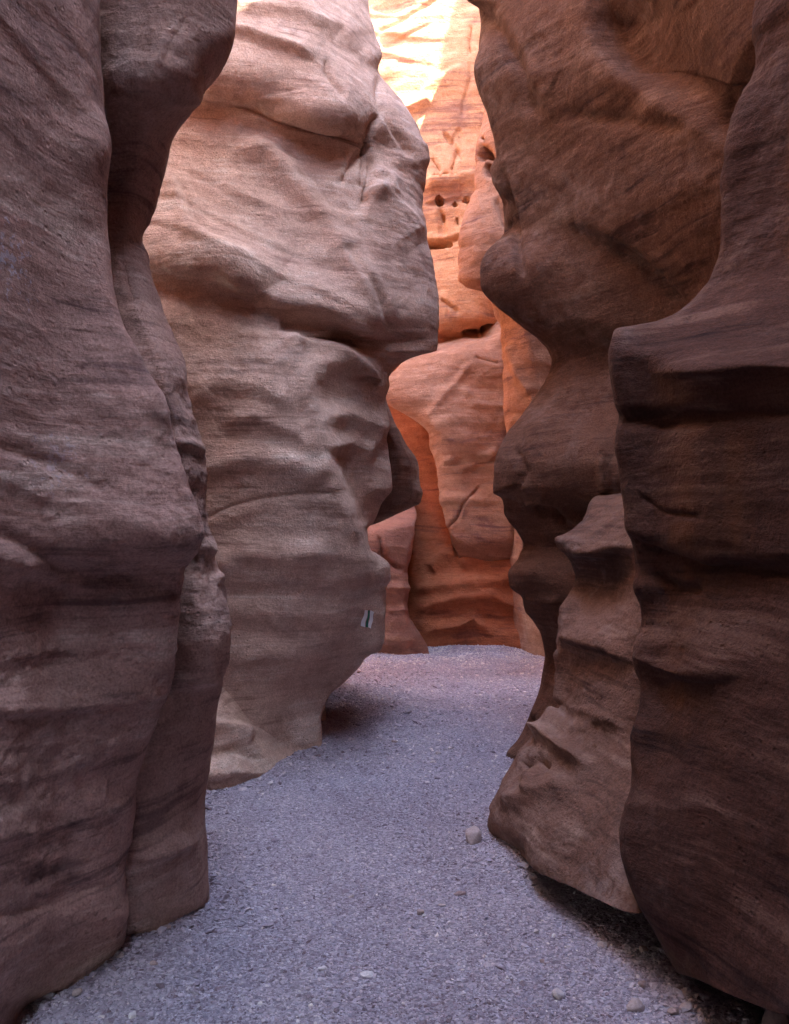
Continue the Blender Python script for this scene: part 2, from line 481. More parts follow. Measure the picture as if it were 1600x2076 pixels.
# ------------------------------------------------------------------ near left buttress
A = rock('canyon_wall', [
    plan(0.6, -7.0, 2.4), plan(-1.1, -5.8, 2.4, 0.05), plan(-1.1, -2.5, 2.4, 0.05), plan(-1.15, 0.3, 2.4, -0.01),  # unseen walls behind the camera, narrowed and closed to hold back light
    seen((-3300, -420, 1.9), (-600, -300, 1.85), (2200, -280, 1.80)),
    seen((-3300, -160, 2.3), (-700, -20, 2.25), (0, 0, 2.25), (1090, 0, 2.2), (1190, 0, 2.24), (1500, 0, 2.2), (1900, 0, 2.2), (2060, -10, 2.26), (2200, -20, 2.3)),
    seen((-3300, -40, 2.5), (-700, 80, 2.46), (0, 105, 2.46), (600, 110, 2.44), (1060, 130, 2.38), (1180, 120, 2.47), (1330, 115, 2.45), (1420, 115, 2.41), (1700, 110, 2.43), (1900, 100, 2.42), (2000, 90, 2.46), (2045, 75, 2.56), (2200, 70, 2.6)),
    seen((-3300, 40, 2.7), (-700, 170, 2.66), (0, 193, 2.66), (100, 194, 2.66), (200, 200, 2.66), (300, 217, 2.64), (380, 210, 2.66), (460, 207, 2.66), (550, 218, 2.64), (660, 245, 2.62),
         (760, 290, 2.60), (840, 331, 2.59), (880, 334, 2.59), (950, 358, 2.58), (1040, 388, 2.57), (1088, 399, 2.56), (1110, 388, 2.59), (1160, 366, 2.66), (1220, 360, 2.68), (1330, 352, 2.68),
         (1430, 325, 2.70), (1560, 275, 2.715), (1700, 258, 2.72), (1780, 246, 2.70), (1850, 252, 2.69), (1900, 245, 2.71), (1925, 238, 2.76), (1960, 236, 2.80), (2200, 230, 2.85)),
    seen((-3300, 20, 3.1), (0, 150, 3.1), (600, 180, 3.1), (1090, 330, 3.05), (1300, 280, 3.1), (1560, 215, 3.1), (2200, 180, 3.15)),
    seen((-3300, -200, 4.2), (0, -120, 4.2), (2200, -100, 4.2)),
], -3300, 2200, M['near_left'], (-12, 0), feats=[
    ('ledge', [(-150, 1190), (30, 1140), (200, 1092), (300, 1080), (430, 1086)], 0.04, 60, 40),
    ('line', [(-80, 1060), (40, 1105), (120, 1140), (220, 1165), (360, 1174)], -0.022, 20),
    ('line', [(-40, 890), (60, 925), (130, 950), (240, 1010)], -0.010, 14),
    ('ledge', [(0, 1330), (90, 1318), (160, 1322), (235, 1312)], 0.009, 24, 8),
    ('ledge', [(-60, 1442), (120, 1436), (230, 1425), (350, 1404)], 0.018, 34, 10),
    ('ledge', [(-60, 1715), (120, 1672), (200, 1650), (275, 1634)], 0.014, 40, 14),
    ('ledge', [(-60, 1605), (120, 1560), (260, 1492)], 0.010, 34, 16),
    ('line', [(-60, 1880), (100, 1830), (220, 1790)], -0.010, 12),
    ('line', [(240, 660), (300, 760), (330, 840), (370, 1000), (396, 1080)], 0.018, 14),
], ledgy=0.2, ztop=10.5, tilt=(0.35, 0.15), rough=1.7, seed=2.0)
tag(A, 'mauve rock buttress filling the left edge, its overhanging lip jutting at mid height', 'rock wall')

# ------------------------------------------------------------------ second left buttress
B = rock('canyon_wall', [
    plan(-3.4, 5.0, 3.2), seen((-3300, -350, 4.2), (2200, -350, 4.2)),
    seen((-3300, 60, 3.1), (0, 150, 3.02), (150, 150, 3.02), (250, 150, 3.2), (480, 180, 3.32), (700, 230, 3.1), (1100, 250, 3.1), (1300, 260, 2.98), (1400, 270, 2.84), (1500, 240, 2.79), (1640, 210, 2.78), (1780, 190, 2.76), (1900, 180, 2.78), (2200, 160, 2.84)),
    seen((-3300, 120, 3.1), (-600, 260, 3.0), (0, 320, 3.00), (120, 320, 2.98), (210, 300, 3.08), (300, 278, 3.22), (420, 262, 3.34), (480, 250, 3.33), (540, 252, 3.22), (620, 270, 3.10), (720, 312, 3.02),
         (850, 352, 2.97), (930, 366, 2.97), (1000, 384, 2.96), (1080, 404, 2.97), (1110, 405, 3.00), (1200, 400, 2.94), (1290, 405, 2.92), (1380, 380, 2.91), (1500, 340, 2.86), (1640, 325, 2.87), (1800, 325, 2.88), (1885, 325, 2.91), (1910, 330, 3.02), (2200, 340, 3.1)),
    seen((-3300, 250, 3.3), (-600, 420, 3.25), (0, 475, 3.22), (60, 474, 3.22), (150, 440, 3.26), (195, 404, 3.3), (230, 384, 3.34), (285, 346, 3.4), (340, 332, 3.44), (390, 318, 3.46), (450, 300, 3.48), (492, 283, 3.48), (510, 290, 3.42),
         (560, 303, 3.34), (620, 320, 3.26), (680, 346, 3.2), (740, 371, 3.16), (800, 377, 3.14), (860, 390, 3.12), (910, 402, 3.1), (960, 411, 3.09), (1030, 414, 3.08), (1085, 416, 3.08), (1120, 426, 3.06), (1165, 438, 3.05), (1230, 456, 3.02), (1290, 462, 3.01),
         (1340, 457, 3.03), (1390, 442, 3.06), (1440, 430, 3.09), (1500, 426, 3.1), (1560, 413, 3.12), (1620, 405, 3.12), (1700, 408, 3.1), (1780, 411, 3.1), (1835, 413, 3.11), (1860, 405, 3.16), (2200, 400, 3.2)),
    seen((-3300, 220, 3.9), (0, 400, 3.8), (490, 250, 3.9), (1290, 410, 3.6), (2200, 350, 3.7)),
    seen((-3300, -250, 4.9), (0, -150, 5.0), (2200, -150, 5.0)),
], -3300, 2200, M['second_left'], (-12, 0), feats=[
    ('ledge', [(200, 150), (280, 190), (350, 195), (420, 175)], 0.05, 60, 26),
    ('line', [(390, 20), (350, 80), (320, 160)], -0.008, 7),
    ('ledge', [(335, 905), (370, 900), (412, 920)], 0.03, 16, 8),
    ('line', [(375, 985), (400, 1000)], -0.02, 10),
    ('ledge', [(380, 1105), (410, 1110), (430, 1125)], 0.03, 18, 10),
    ('bump', (440, 1170), (8, 18), 0.03),
    ('bump', (400, 1310), (60, 60), 0.04),
    ('ledge', [(345, 1390), (400, 1380), (445, 1370)], 0.03, 26, 14),
    ('ledge', [(260, 1740), (330, 1730), (405, 1700)], 0.03, 26, 12),
    ('line', [(250, 520), (262, 570), (275, 620)], -0.03, 12),
    ('line', [(220, 545), (260, 680), (310, 780)], 0.02, 12),
], ledgy=0.4, ztop=10.3, tilt=(0.2, 0.1), rough=2.3, seed=11.0)
tag(B, 'grey-mauve rock buttress just behind the near left one, dark hollow under its upper overhang', 'rock wall')

# ------------------------------------------------------------------ big rose fin
Cw = rock('rock_fin', [
    plan(-5.5, 5.6, 5.5), seen((-1500, -250, 5.4), (1700, -250, 5.4)),
    seen((-1500, 60, 5.7), (0, 150, 5.5), (600, 160, 5.3), (1700, 160, 5.0)),
    seen((-1500, 200, 6.0), (-500, 300, 5.7), (0, 340, 5.55), (140, 335, 5.42), (215, 330, 5.52), (300, 330, 5.46), (520, 320, 5.10), (570, 320, 5.14), (760, 330, 4.98), (900, 335, 4.95), (1200, 340, 4.92), (1400, 345, 4.98), (1700, 345, 5.0)),
    seen((-1500, 320, 6.2), (-500, 430, 5.85), (0, 470, 5.62), (150, 475, 5.46), (230, 480, 5.60), (320, 480, 5.50), (420, 480, 5.40), (560, 470, 5.14), (610, 470, 5.20), (760, 480, 5.04), (900, 490, 4.98), (1010, 500, 4.98), (1150, 500, 4.98), (1290, 500, 5.02), (1400, 500, 5.1), (1540, 490, 5.1), (1700, 490, 5.15)),
    seen((-1500, 430, 6.4), (-500, 540, 6.0), (0, 610, 5.74), (150, 640, 5.58), (225, 640, 5.54), (275, 640, 5.68), (340, 620, 5.62), (450, 600, 5.50), (560, 585, 5.32), (630, 540, 5.24), (660, 548, 5.24), (690, 568, 5.19), (740, 602, 5.15), (800, 616, 5.10), (860, 630, 5.09), (930, 650, 5.09), (1000, 672, 5.10), (1040, 700, 5.12), (1090, 722, 5.18), (1150, 730, 5.22), (1230, 690, 5.22), (1330, 640, 5.26), (1420, 590, 5.32), (1500, 585, 5.32), (1540, 590, 5.28), (1700, 590, 5.3)),
    seen((-1500, 480, 6.8), (-500, 590, 6.3), (0, 670, 5.98), (120, 700, 5.86), (230, 735, 5.74), (300, 745, 5.86), (380, 745, 5.74), (470, 760, 5.66), (560, 765, 5.58), (640, 768, 5.54), (672, 762, 5.60), (690, 690, 5.58), (740, 684, 5.46), (800, 684, 5.42), (850, 694, 5.45), (930, 708, 5.52), (1000, 722, 5.60), (1050, 733, 5.68), (1078, 738, 5.5), (1110, 745, 5.42), (1165, 762, 5.40), (1230, 735, 5.38), (1330, 695, 5.44), (1400, 640, 5.46), (1450, 622, 5.42), (1530, 625, 5.37), (1700, 625, 5.4)),
    seen((-1500, 520, 7.2), (-600, 640, 6.8), (-200, 720, 6.6), (0, 745, 6.5), (70, 760, 6.45), (112, 776, 6.4), (140, 767, 6.4), (180, 790, 6.36), (225, 824, 6.3), (265, 850, 6.25), (300, 868, 6.2), (322, 872, 6.2), (345, 865, 6.24), (370, 860, 6.22), (420, 857, 6.2), (470, 862, 6.14), (530, 877, 6.08), (600, 887, 6.02), (680, 891, 5.98), (712, 885, 6.0), (722, 840, 6.06), (745, 800, 6.08), (768, 775, 6.05), (785, 783, 5.96), (800, 783, 5.93),
         (860, 780, 5.92), (900, 784, 5.92), (935, 790, 5.92), (988, 797, 5.93), (1025, 770, 5.98), (1060, 757, 5.98), (1072, 745, 5.95), (1092, 745, 5.72), (1112, 750, 5.66), (1152, 790, 5.58), (1172, 794, 5.57), (1192, 782, 5.6), (1235, 780, 5.6), (1287, 779, 5.6), (1314, 771, 5.6), (1330, 742, 5.62), (1352, 725, 5.62), (1380, 698, 5.62), (1407, 668, 5.6), (1432, 657, 5.57), (1462, 650, 5.54), (1500, 650, 5.48), (1530, 652, 5.44), (1700, 652, 5.4)),
    seen((-1500, 470, 8.0), (0, 690, 7.3), (320, 780, 7.0), (700, 760, 6.8), (775, 700, 6.8), (990, 700, 6.8), (1090, 710, 7.2), (1172, 750, 7.6), (1300, 745, 7.7), (1350, 700, 7.7), (1407, 630, 7.6), (1470, 600, 7.4), (1700, 600, 7.4)),
    plan(-1.9, 8.7, 6.5), plan(-8.0, 7.6, 6.5),
], -1500, 1700, M['fin'], (-12, 0), feats=[
    ('ledge', [(440, 70), (500, 78), (580, 106), (640, 128)], 0.06, 34, 8),
    ('ledge', [(400, 0), (500, 18), (600, 30), (690, 62), (720, 110)], 0.06, 40, 16),
    ('ledge', [(340, 158), (470, 180), (560, 205), (650, 235), (745, 262)], 0.10, 90, 40),
    ('line', [(470, 212), (520, 228), (560, 247), (620, 262), (680, 275), (742, 297)], -0.045, 5),
    ('line', [(480, 270), (560, 292), (640, 312), (700, 330)], -0.04, 26),
    ('line', [(742, 298), (722, 318), (705, 340), (690, 372)], -0.05, 6),
    ('line', [(742, 298), (735, 340), (728, 385)], -0.04, 5),
    ('line', [(744, 300), (752, 330), (738, 390), (735, 420)], -0.055, 6),
    ('line', [(742, 297), (752, 262), (768, 228)], -0.06, 8),
    ('line', [(765, 150), (772, 210), (800, 260), (840, 320)], -0.05, 8),
    ('line', [(655, 125), (660, 165), (690, 215)], -0.03, 6),
    ('hole', (744, 300), (9, 7), 0.07),
    ('bump', (766, 355), (20, 18), 0.06), ('bump', (792, 372), (18, 26), 0.05), ('bump', (758, 395), (22, 16), 0.05),
    ('ledge', [(740, 385), (780, 400), (830, 440), (862, 490)], 0.06, 14, 50),
    ('line', [(700, 500), (720, 540), (770, 620), (800, 680)], -0.05, 12),
    ('ledge', [(270, 528), (350, 540), (440, 552), (500, 582), (550, 616), (600, 627), (650, 632), (700, 645), (750, 660), (800, 672)], 0.115, 75, 14),
    ('line', [(560, 655), (640, 668), (720, 690)], -0.06, 24),
    ('ledge', [(566, 678), (600, 702), (650, 716), (700, 738), (772, 770)], 0.07, 30, 12),
    ('ledge', [(612, 748), (680, 742), (740, 758), (790, 794)], 0.085, 30, 30),
    ('ledge', [(636, 850), (700, 842), (750, 862), (790, 874)], 0.075, 30, 28),
    ('ledge', [(650, 915), (700, 900), (765, 925)], 0.06, 24, 16),
    ('line', [(540, 640), (572, 690), (608, 738), (622, 800), (634, 850), (652, 930), (690, 1000), (722, 1070), (760, 1120)], 0.035, 18),
    ('ledge', [(380, 815), (450, 780), (530, 790), (610, 838)], 0.05, 50, 26),
    ('ledge', [(440, 860), (520, 850), (600, 880), (640, 930)], 0.04, 30, 16),
    ('line', [(395, 1062), (470, 1026), (530, 1010), (620, 1000), (690, 1000)], -0.013, 4),
    ('ledge', [(420, 1068), (520, 1032), (620, 1022), (700, 1018)], 0.010, 16, 8),
    ('line', [(345, 335), (362, 400), (388, 475), (430, 515), (520, 568)], 0.045, 20),
    ('line', [(352, 345), (375, 410), (398, 470), (440, 505)], -0.03, 10),
    ('line', [(420, 1150), (500, 1120), (580, 1130), (680, 1110)], 0.05, 30),
    ('line', [(430, 1215), (540, 1200), (660, 1215), (760, 1190)], -0.03, 22),
    ('ledge', [(560, 1125), (680, 1120), (750, 1135), (792, 1172)], 0.03, 40, 30),
    ('ledge', [(440, 1350), (540, 1330), (640, 1330)], 0.03, 30, 20),
    ('line', [(500, 585), (515, 620), (530, 650)], -0.010, 4),
    ('line', [(480, 275), (545, 312), (610, 390), (670, 466), (715, 540), (770, 625)], 0.085, 26),
    ('line', [(420, 380), (520, 420), (620, 480), (690, 540)], 0.03, 30),
    ('line', [(300, 640), (420, 650), (520, 690), (600, 760)], 0.045, 34),
    ('line', [(390, 960), (500, 930), (600, 940), (660, 980)], 0.045, 26),
    ('line', [(400, 1260), (560, 1290), (700, 1270)], -0.02, 24),
], ledgy=0.35, ztop=10.0, scale=1.45, tilt=(0.25, 0.05), rough=0.9, seed=23.0)
tag(Cw, 'big pale rose rock fin bulging over the path, painted trail mark near its foot', 'rock fin')

D_ = rock('rock_block', [
    seen((1300, 250, 5.6), (1720, 250, 5.2)),
    seen((1300, 330, 5.6), (1390, 340, 5.1), (1500, 340, 4.72), (1620, 340, 4.58), (1720, 340, 4.55)),
    seen((1300, 430, 5.7), (1385, 430, 5.02), (1440, 428, 4.80), (1500, 428, 4.70), (1560, 428, 4.60), (1600, 428, 4.58), (1625, 428, 4.64), (1720, 428, 4.7)),
    seen((1360, 520, 5.9), (1470, 515, 5.12), (1500, 515, 4.96), (1560, 520, 4.86), (1595, 522, 4.84), (1720, 522, 4.86)),
    seen((1420, 565, 5.9), (1510, 560, 5.2), (1545, 562, 5.06), (1580, 562, 5.0), (1720, 562, 5.0)),
    seen((1470, 615, 6.0), (1525, 610, 5.42), (1545, 605, 5.25), (1720, 600, 5.2)),
    seen((1470, 660, 6.2), (1720, 640, 6.2)),
], 1300, 1720, M['fin'], (0, 1.0), feats=[
    ('ledge', [(420, 1470), (470, 1478), (520, 1490)], 0.05, 12, 16),
    ('line', [(420, 1530), (480, 1520), (540, 1545)], -0.03, 10),
    ('ledge', [(410, 1575), (470, 1565), (540, 1570)], 0.03, 10, 10),
], scale=1.2, ledgy=0.5, tilt=(0.2, 0), rough=1.8, seed=31.0, step=3)
tag(D_, 'sloping dust-edged rock block at the foot of the big rose fin', 'rock')

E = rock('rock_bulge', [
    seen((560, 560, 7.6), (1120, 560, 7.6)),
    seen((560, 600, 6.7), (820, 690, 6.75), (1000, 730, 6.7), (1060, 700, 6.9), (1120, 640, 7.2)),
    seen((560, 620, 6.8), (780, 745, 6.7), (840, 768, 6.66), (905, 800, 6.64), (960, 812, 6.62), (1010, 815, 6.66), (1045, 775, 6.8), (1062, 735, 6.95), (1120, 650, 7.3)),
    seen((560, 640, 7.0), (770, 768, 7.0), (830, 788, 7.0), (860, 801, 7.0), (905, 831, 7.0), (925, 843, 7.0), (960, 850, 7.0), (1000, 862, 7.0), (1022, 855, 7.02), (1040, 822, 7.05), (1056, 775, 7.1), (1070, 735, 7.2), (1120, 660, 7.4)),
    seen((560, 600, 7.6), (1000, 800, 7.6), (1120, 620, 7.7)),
], 560, 1120, M['pedestal'], (-3, 0), feats=[], scale=1.3, seed=41.0, step=3, rough=1.4)  # darker rock colour stands in for the shade behind the fin
tag(E, 'dark hanging rock lobe showing behind the right side of the big fin', 'rock')

# ------------------------------------------------------------------ far end
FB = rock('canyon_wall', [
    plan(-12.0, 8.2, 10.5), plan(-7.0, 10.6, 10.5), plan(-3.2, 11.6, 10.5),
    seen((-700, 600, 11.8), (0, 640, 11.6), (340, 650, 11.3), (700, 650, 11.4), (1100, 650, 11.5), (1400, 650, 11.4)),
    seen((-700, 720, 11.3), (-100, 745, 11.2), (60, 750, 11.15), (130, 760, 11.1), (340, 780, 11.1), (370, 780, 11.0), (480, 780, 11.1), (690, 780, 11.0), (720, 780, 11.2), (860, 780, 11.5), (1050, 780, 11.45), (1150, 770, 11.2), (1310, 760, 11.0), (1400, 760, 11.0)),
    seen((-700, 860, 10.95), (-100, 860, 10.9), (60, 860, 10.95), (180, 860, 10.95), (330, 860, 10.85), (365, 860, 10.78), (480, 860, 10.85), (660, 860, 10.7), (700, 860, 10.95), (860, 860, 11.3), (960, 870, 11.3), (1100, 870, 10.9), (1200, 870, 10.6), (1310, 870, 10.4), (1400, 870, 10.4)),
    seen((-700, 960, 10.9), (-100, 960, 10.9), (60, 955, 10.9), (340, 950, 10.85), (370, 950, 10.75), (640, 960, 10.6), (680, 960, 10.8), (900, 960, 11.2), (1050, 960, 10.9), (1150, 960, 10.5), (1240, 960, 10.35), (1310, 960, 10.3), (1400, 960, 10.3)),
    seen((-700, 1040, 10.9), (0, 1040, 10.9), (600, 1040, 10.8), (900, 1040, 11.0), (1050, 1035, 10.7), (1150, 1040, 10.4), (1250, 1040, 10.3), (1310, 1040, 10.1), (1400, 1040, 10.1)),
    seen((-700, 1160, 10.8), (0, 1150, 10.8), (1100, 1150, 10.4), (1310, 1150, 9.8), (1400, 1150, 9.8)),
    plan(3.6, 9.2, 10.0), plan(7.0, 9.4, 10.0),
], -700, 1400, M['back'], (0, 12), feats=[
    ('hole', (878, 494), (34, 8), 0.45),
    ('line', [(860, 496), (920, 484), (935, 478)], -0.10, 5),
    ('hole', (905, 357), (7, 6), 0.25), ('hole', (921, 358), (6, 5), 0.2), ('hole', (893, 360), (5, 5), 0.2), ('hole', (945, 354), (6, 4), 0.18), ('hole', (882, 358), (4, 4), 0.15),
    ('ledge', [(860, 372), (890, 366), (930, 364), (968, 350)], 0.10, 6, 20),
    ('hole', (890, 408), (5, 7), 0.2), ('hole', (922, 413), (4, 5), 0.16), ('hole', (947, 404), (5, 3), 0.14), ('hole', (897, 440), (3, 7), 0.08), ('hole', (927, 448), (2.5, 6), 0.08),
    ('line', [(860, 415), (890, 412), (920, 405), (955, 402)], -0.05, 4),
    ('line', [(892, 420), (895, 450), (897, 480)], -0.07, 6),
    ('hole', (956, 680), (17, 9), 0.2), ('hole', (993, 674), (16, 11), 0.22),
    ('line', [(890, 690), (950, 688), (1015, 665)], -0.08, 10),
    
    ('line', [(760, 70), (800, 50), (850, 20), (900, -10)], -0.035, 5),
    ('line', [(775, 100), (830, 70), (880, 45)], -0.02, 4),
    ('ledge', [(780, 210), (850, 195), (890, 160), (950, 128)], 0.05, 5, 30),
    ('line', [(957, 50), (953, 90), (954, 112)], -0.04, 4), ('line', [(950, 130), (955, 160), (941, 205), (938, 240)], -0.03, 4),
    ('line', [(900, 265), (925, 300), (940, 330)], -0.04, 3), ('line', [(895, 262), (915, 290), (930, 262), (938, 290)], -0.04, 3),
    ('line', [(875, 320), (895, 350)], -0.05, 4), ('line', [(930, 300), (915, 350)], -0.05, 5),
    ('line', [(892, 605), (930, 632)], -0.06, 4),
    ('line', [(760, 240), (830, 222), (880, 200)], 0.07, 10),
    ('ledge', [(830, 1200), (900, 1190), (1000, 1180), (1070, 1170)], 0.10, 20, 12),
    ('ledge', [(840, 1240), (930, 1215), (1000, 1210), (1080, 1250)], 0.12, 20, 14),
    ('ledge', [(850, 1285), (930, 1270), (960, 1255), (1000, 1290)], 0.10, 14, 10),
    ('line', [(930, 1150), (980, 1120), (1020, 1090)], 0.12, 14),
    ('line', [(870, 1160), (900, 1130), (930, 1120)], 0.10, 14),
], scale=1.7, tilt=(0.12, 0.0), rough=1.2, seed=51.0, step=2.8, ledgy=0.8, ztop=13.0)
tag(FB, 'sunlit orange back wall closing the canyon, slot and row of small holes across it', 'rock wall')

FM = rock('rock_slab', [
    seen((560, 1000, 12.2), (1300, 1000, 12.2)),
    seen((560, 930, 11.8), (690, 870, 11.4), (775, 800, 11.3), (880, 880, 11.3), (1100, 930, 11.3), (1300, 960, 11.6)),
    seen((560, 920, 11.5), (690, 880, 11.1), (706, 862, 10.8), (718, 835, 10.6), (740, 806, 10.52), (775, 783, 10.5), (800, 783, 10.5), (840, 822, 10.5), (880, 869, 10.5), (905, 874, 10.5), (940, 884, 10.5), (1000, 892, 10.5), (1040, 900, 10.5), (1085, 915, 10.5), (1130, 930, 10.6), (1200, 945, 10.9), (1300, 960, 11.3)),
    seen((560, 925, 11.4), (690, 900, 11.0), (704, 895, 10.6), (718, 890, 10.36), (760, 860, 10.28), (830, 865, 10.24), (890, 905, 10.22), (930, 915, 10.24), (945, 915, 10.36), (1000, 925, 10.34), (1085, 945, 10.32), (1140, 950, 10.5), (1200, 955, 10.9), (1300, 960, 11.3)),
    seen((560, 990, 11.3), (680, 975, 10.9), (696, 970, 10.5), (712, 965, 10.26), (780, 960, 10.18), (880, 965, 10.14), (920, 970, 10.18), (938, 970, 10.3), (1000, 975, 10.3), (1085, 985, 10.26), (1130, 990, 10.4), (1200, 990, 10.9), (1300, 990, 11.3)),
    seen((560, 1030, 11.2), (660, 1018, 10.6), (690, 1016, 10.3), (780, 1018, 10.16), (880, 1022, 10.16), (1000, 1030, 10.2), (1085, 1035, 10.2), (1130, 1030, 10.4), (1300, 1030, 11.2)),
    seen((560, 1060, 11.3), (1300, 1070, 11.2)),
    seen((560, 1060, 12.3), (1300, 1070, 12.3)),
], 560, 1300, M['slab'], (0, 1.0), feats=[
    ('line', [(905, 1075), (928, 1052), (940, 1020), (962, 1000), (975, 985)], -0.035, 3),
    ('line', [(860, 850), (900, 800), (930, 770), (960, 730)], 0.03, 8),
    ('line', [(885, 942), (930, 950), (990, 930), (1010, 905)], 0.05, 10),
    ('ledge', [(890, 1005), (940, 1010), (1000, 1020)], 0.04, 12, 8),
    ('line', [(960, 725), (1015, 740)], -0.04, 4),
], scale=1.5, seed=57.0, step=2.8, tilt=(0.1, 0.0))
tag(FM, 'orange rock slab with rounded top on the far wall, glowing gap along its left', 'rock slab')

FL = rock('rock_block', [
    seen((1000, 600, 10.8), (1400, 600, 10.6)),
    seen((1000, 640, 10.4), (1070, 660, 9.9), (1310, 680, 9.7), (1400, 680, 9.7)),
    seen((1000, 745, 10.8), (1050, 748, 10.2), (1075, 748, 9.78), (1110, 760, 9.7), (1160, 770, 9.66), (1310, 780, 9.62), (1400, 780, 9.6)),
    seen((1000, 790, 10.9), (1045, 800, 10.3), (1070, 795, 9.84), (1120, 800, 9.76), (1310, 830, 9.6), (1400, 840, 9.6)),
    seen((1000, 830, 11.0), (1040, 845, 10.5), (1081, 838, 10.1), (1126, 832, 10.02), (1160, 822, 9.98), (1205, 824, 9.94), (1250, 831, 9.9), (1280, 850, 9.88), (1310, 866, 9.86), (1400, 880, 9.8)),
    seen((1000, 820, 11.6), (1160, 815, 11.2), (1400, 870, 11.0)),
], 1000, 1400, M['back_low'], (0, 1.0), feats=[
    ('line', [(769, 1081), (775, 1126), (816, 1160)], -0.06, 5),
    ('ledge', [(780, 1190), (830, 1195)], 0.04, 8, 8),
    ('ledge', [(780, 1240), (835, 1235)], 0.04, 8, 8),
], scale=1.5, seed=63.0, step=2.8, tilt=(0.1, 0.0))
tag(FL, 'low purple-brown rock block at the left foot of the glowing far wall', 'rock')

G = rock('rock_pillar', [
    plan(6.5, 11.6, 8.5), plan(1.75, 11.5, 8.5), plan(1.5, 10.6, 8.5), seen((-900, 1075, 9.2), (0, 1040, 9.1), (236, 1005, 9.1), (590, 990, 9.1), (645, 1030, 9.1), (870, 1050, 9.1), (1400, 1130, 9.1)),
    seen((-900, 1060, 9.0), (0, 1010, 8.8), (236, 977, 8.7), (298, 967, 8.65), (349, 964, 8.65), (382, 967, 8.6), (405, 955, 8.55), (427, 943, 8.52), (467, 933, 8.5), (506, 930, 8.5), (568, 930, 8.5), (583, 945, 8.5), (596, 981, 8.55), (615, 1000, 8.6), (645, 1012, 8.65), (700, 1019, 8.7), (800, 1021, 8.7), (870, 1028, 8.7), (950, 1062, 8.75), (1300, 1112, 8.8), (1400, 1120, 8.8)),
    seen((-900, 1090, 8.6), (0, 1040, 8.5), (236, 1000, 8.45), (340, 985, 8.5), (382, 985, 8.42), (430, 975, 8.28), (506, 968, 8.2), (560, 970, 8.22), (600, 1010, 8.32), (645, 1032, 8.42), (800, 1045, 8.42), (950, 1085, 8.5), (1400, 1140, 8.6)),
    seen((-900, 1150, 8.4), (0, 1090, 8.3), (340, 1040, 8.3), (506, 1030, 8.05), (600, 1060, 8.15), (800, 1100, 8.2), (1400, 1190, 8.4)),
    seen((-900, 1260, 8.3), (1400, 1300, 8.3)), plan(4.2, 7.9, 8.3), plan(8, 8.2, 8.3),
], -900, 1400, M['slab'], (10, 0), feats=[
    ('hole', (985, 312), (6, 9), 0.18), ('hole', (992, 345), (9, 14), 0.2), ('hole', (980, 282), (4, 4), 0.1), ('hole', (982, 297), (3, 3), 0.1),
    ('line', [(972, 325), (985, 305), (1000, 330)], -0.10, 8),
    ('line', [(1003, 395), (1020, 440), (1035, 470)], -0.06, 6),
    ('line', [(1030, 690), (1050, 760), (1080, 800)], 0.05, 10),
], scale=1.5, seed=71.0, ztop=[9.3, 9.3, 9.3, 9.1, 8.7, 8.6, 8.9, 9.6, 9.6, 9.6], ledgy=0.7, step=2.8, tilt=(0.1, 0.0))
tag(G, 'orange rock pillar with a swollen belly tucked behind the right wall', 'rock pillar')

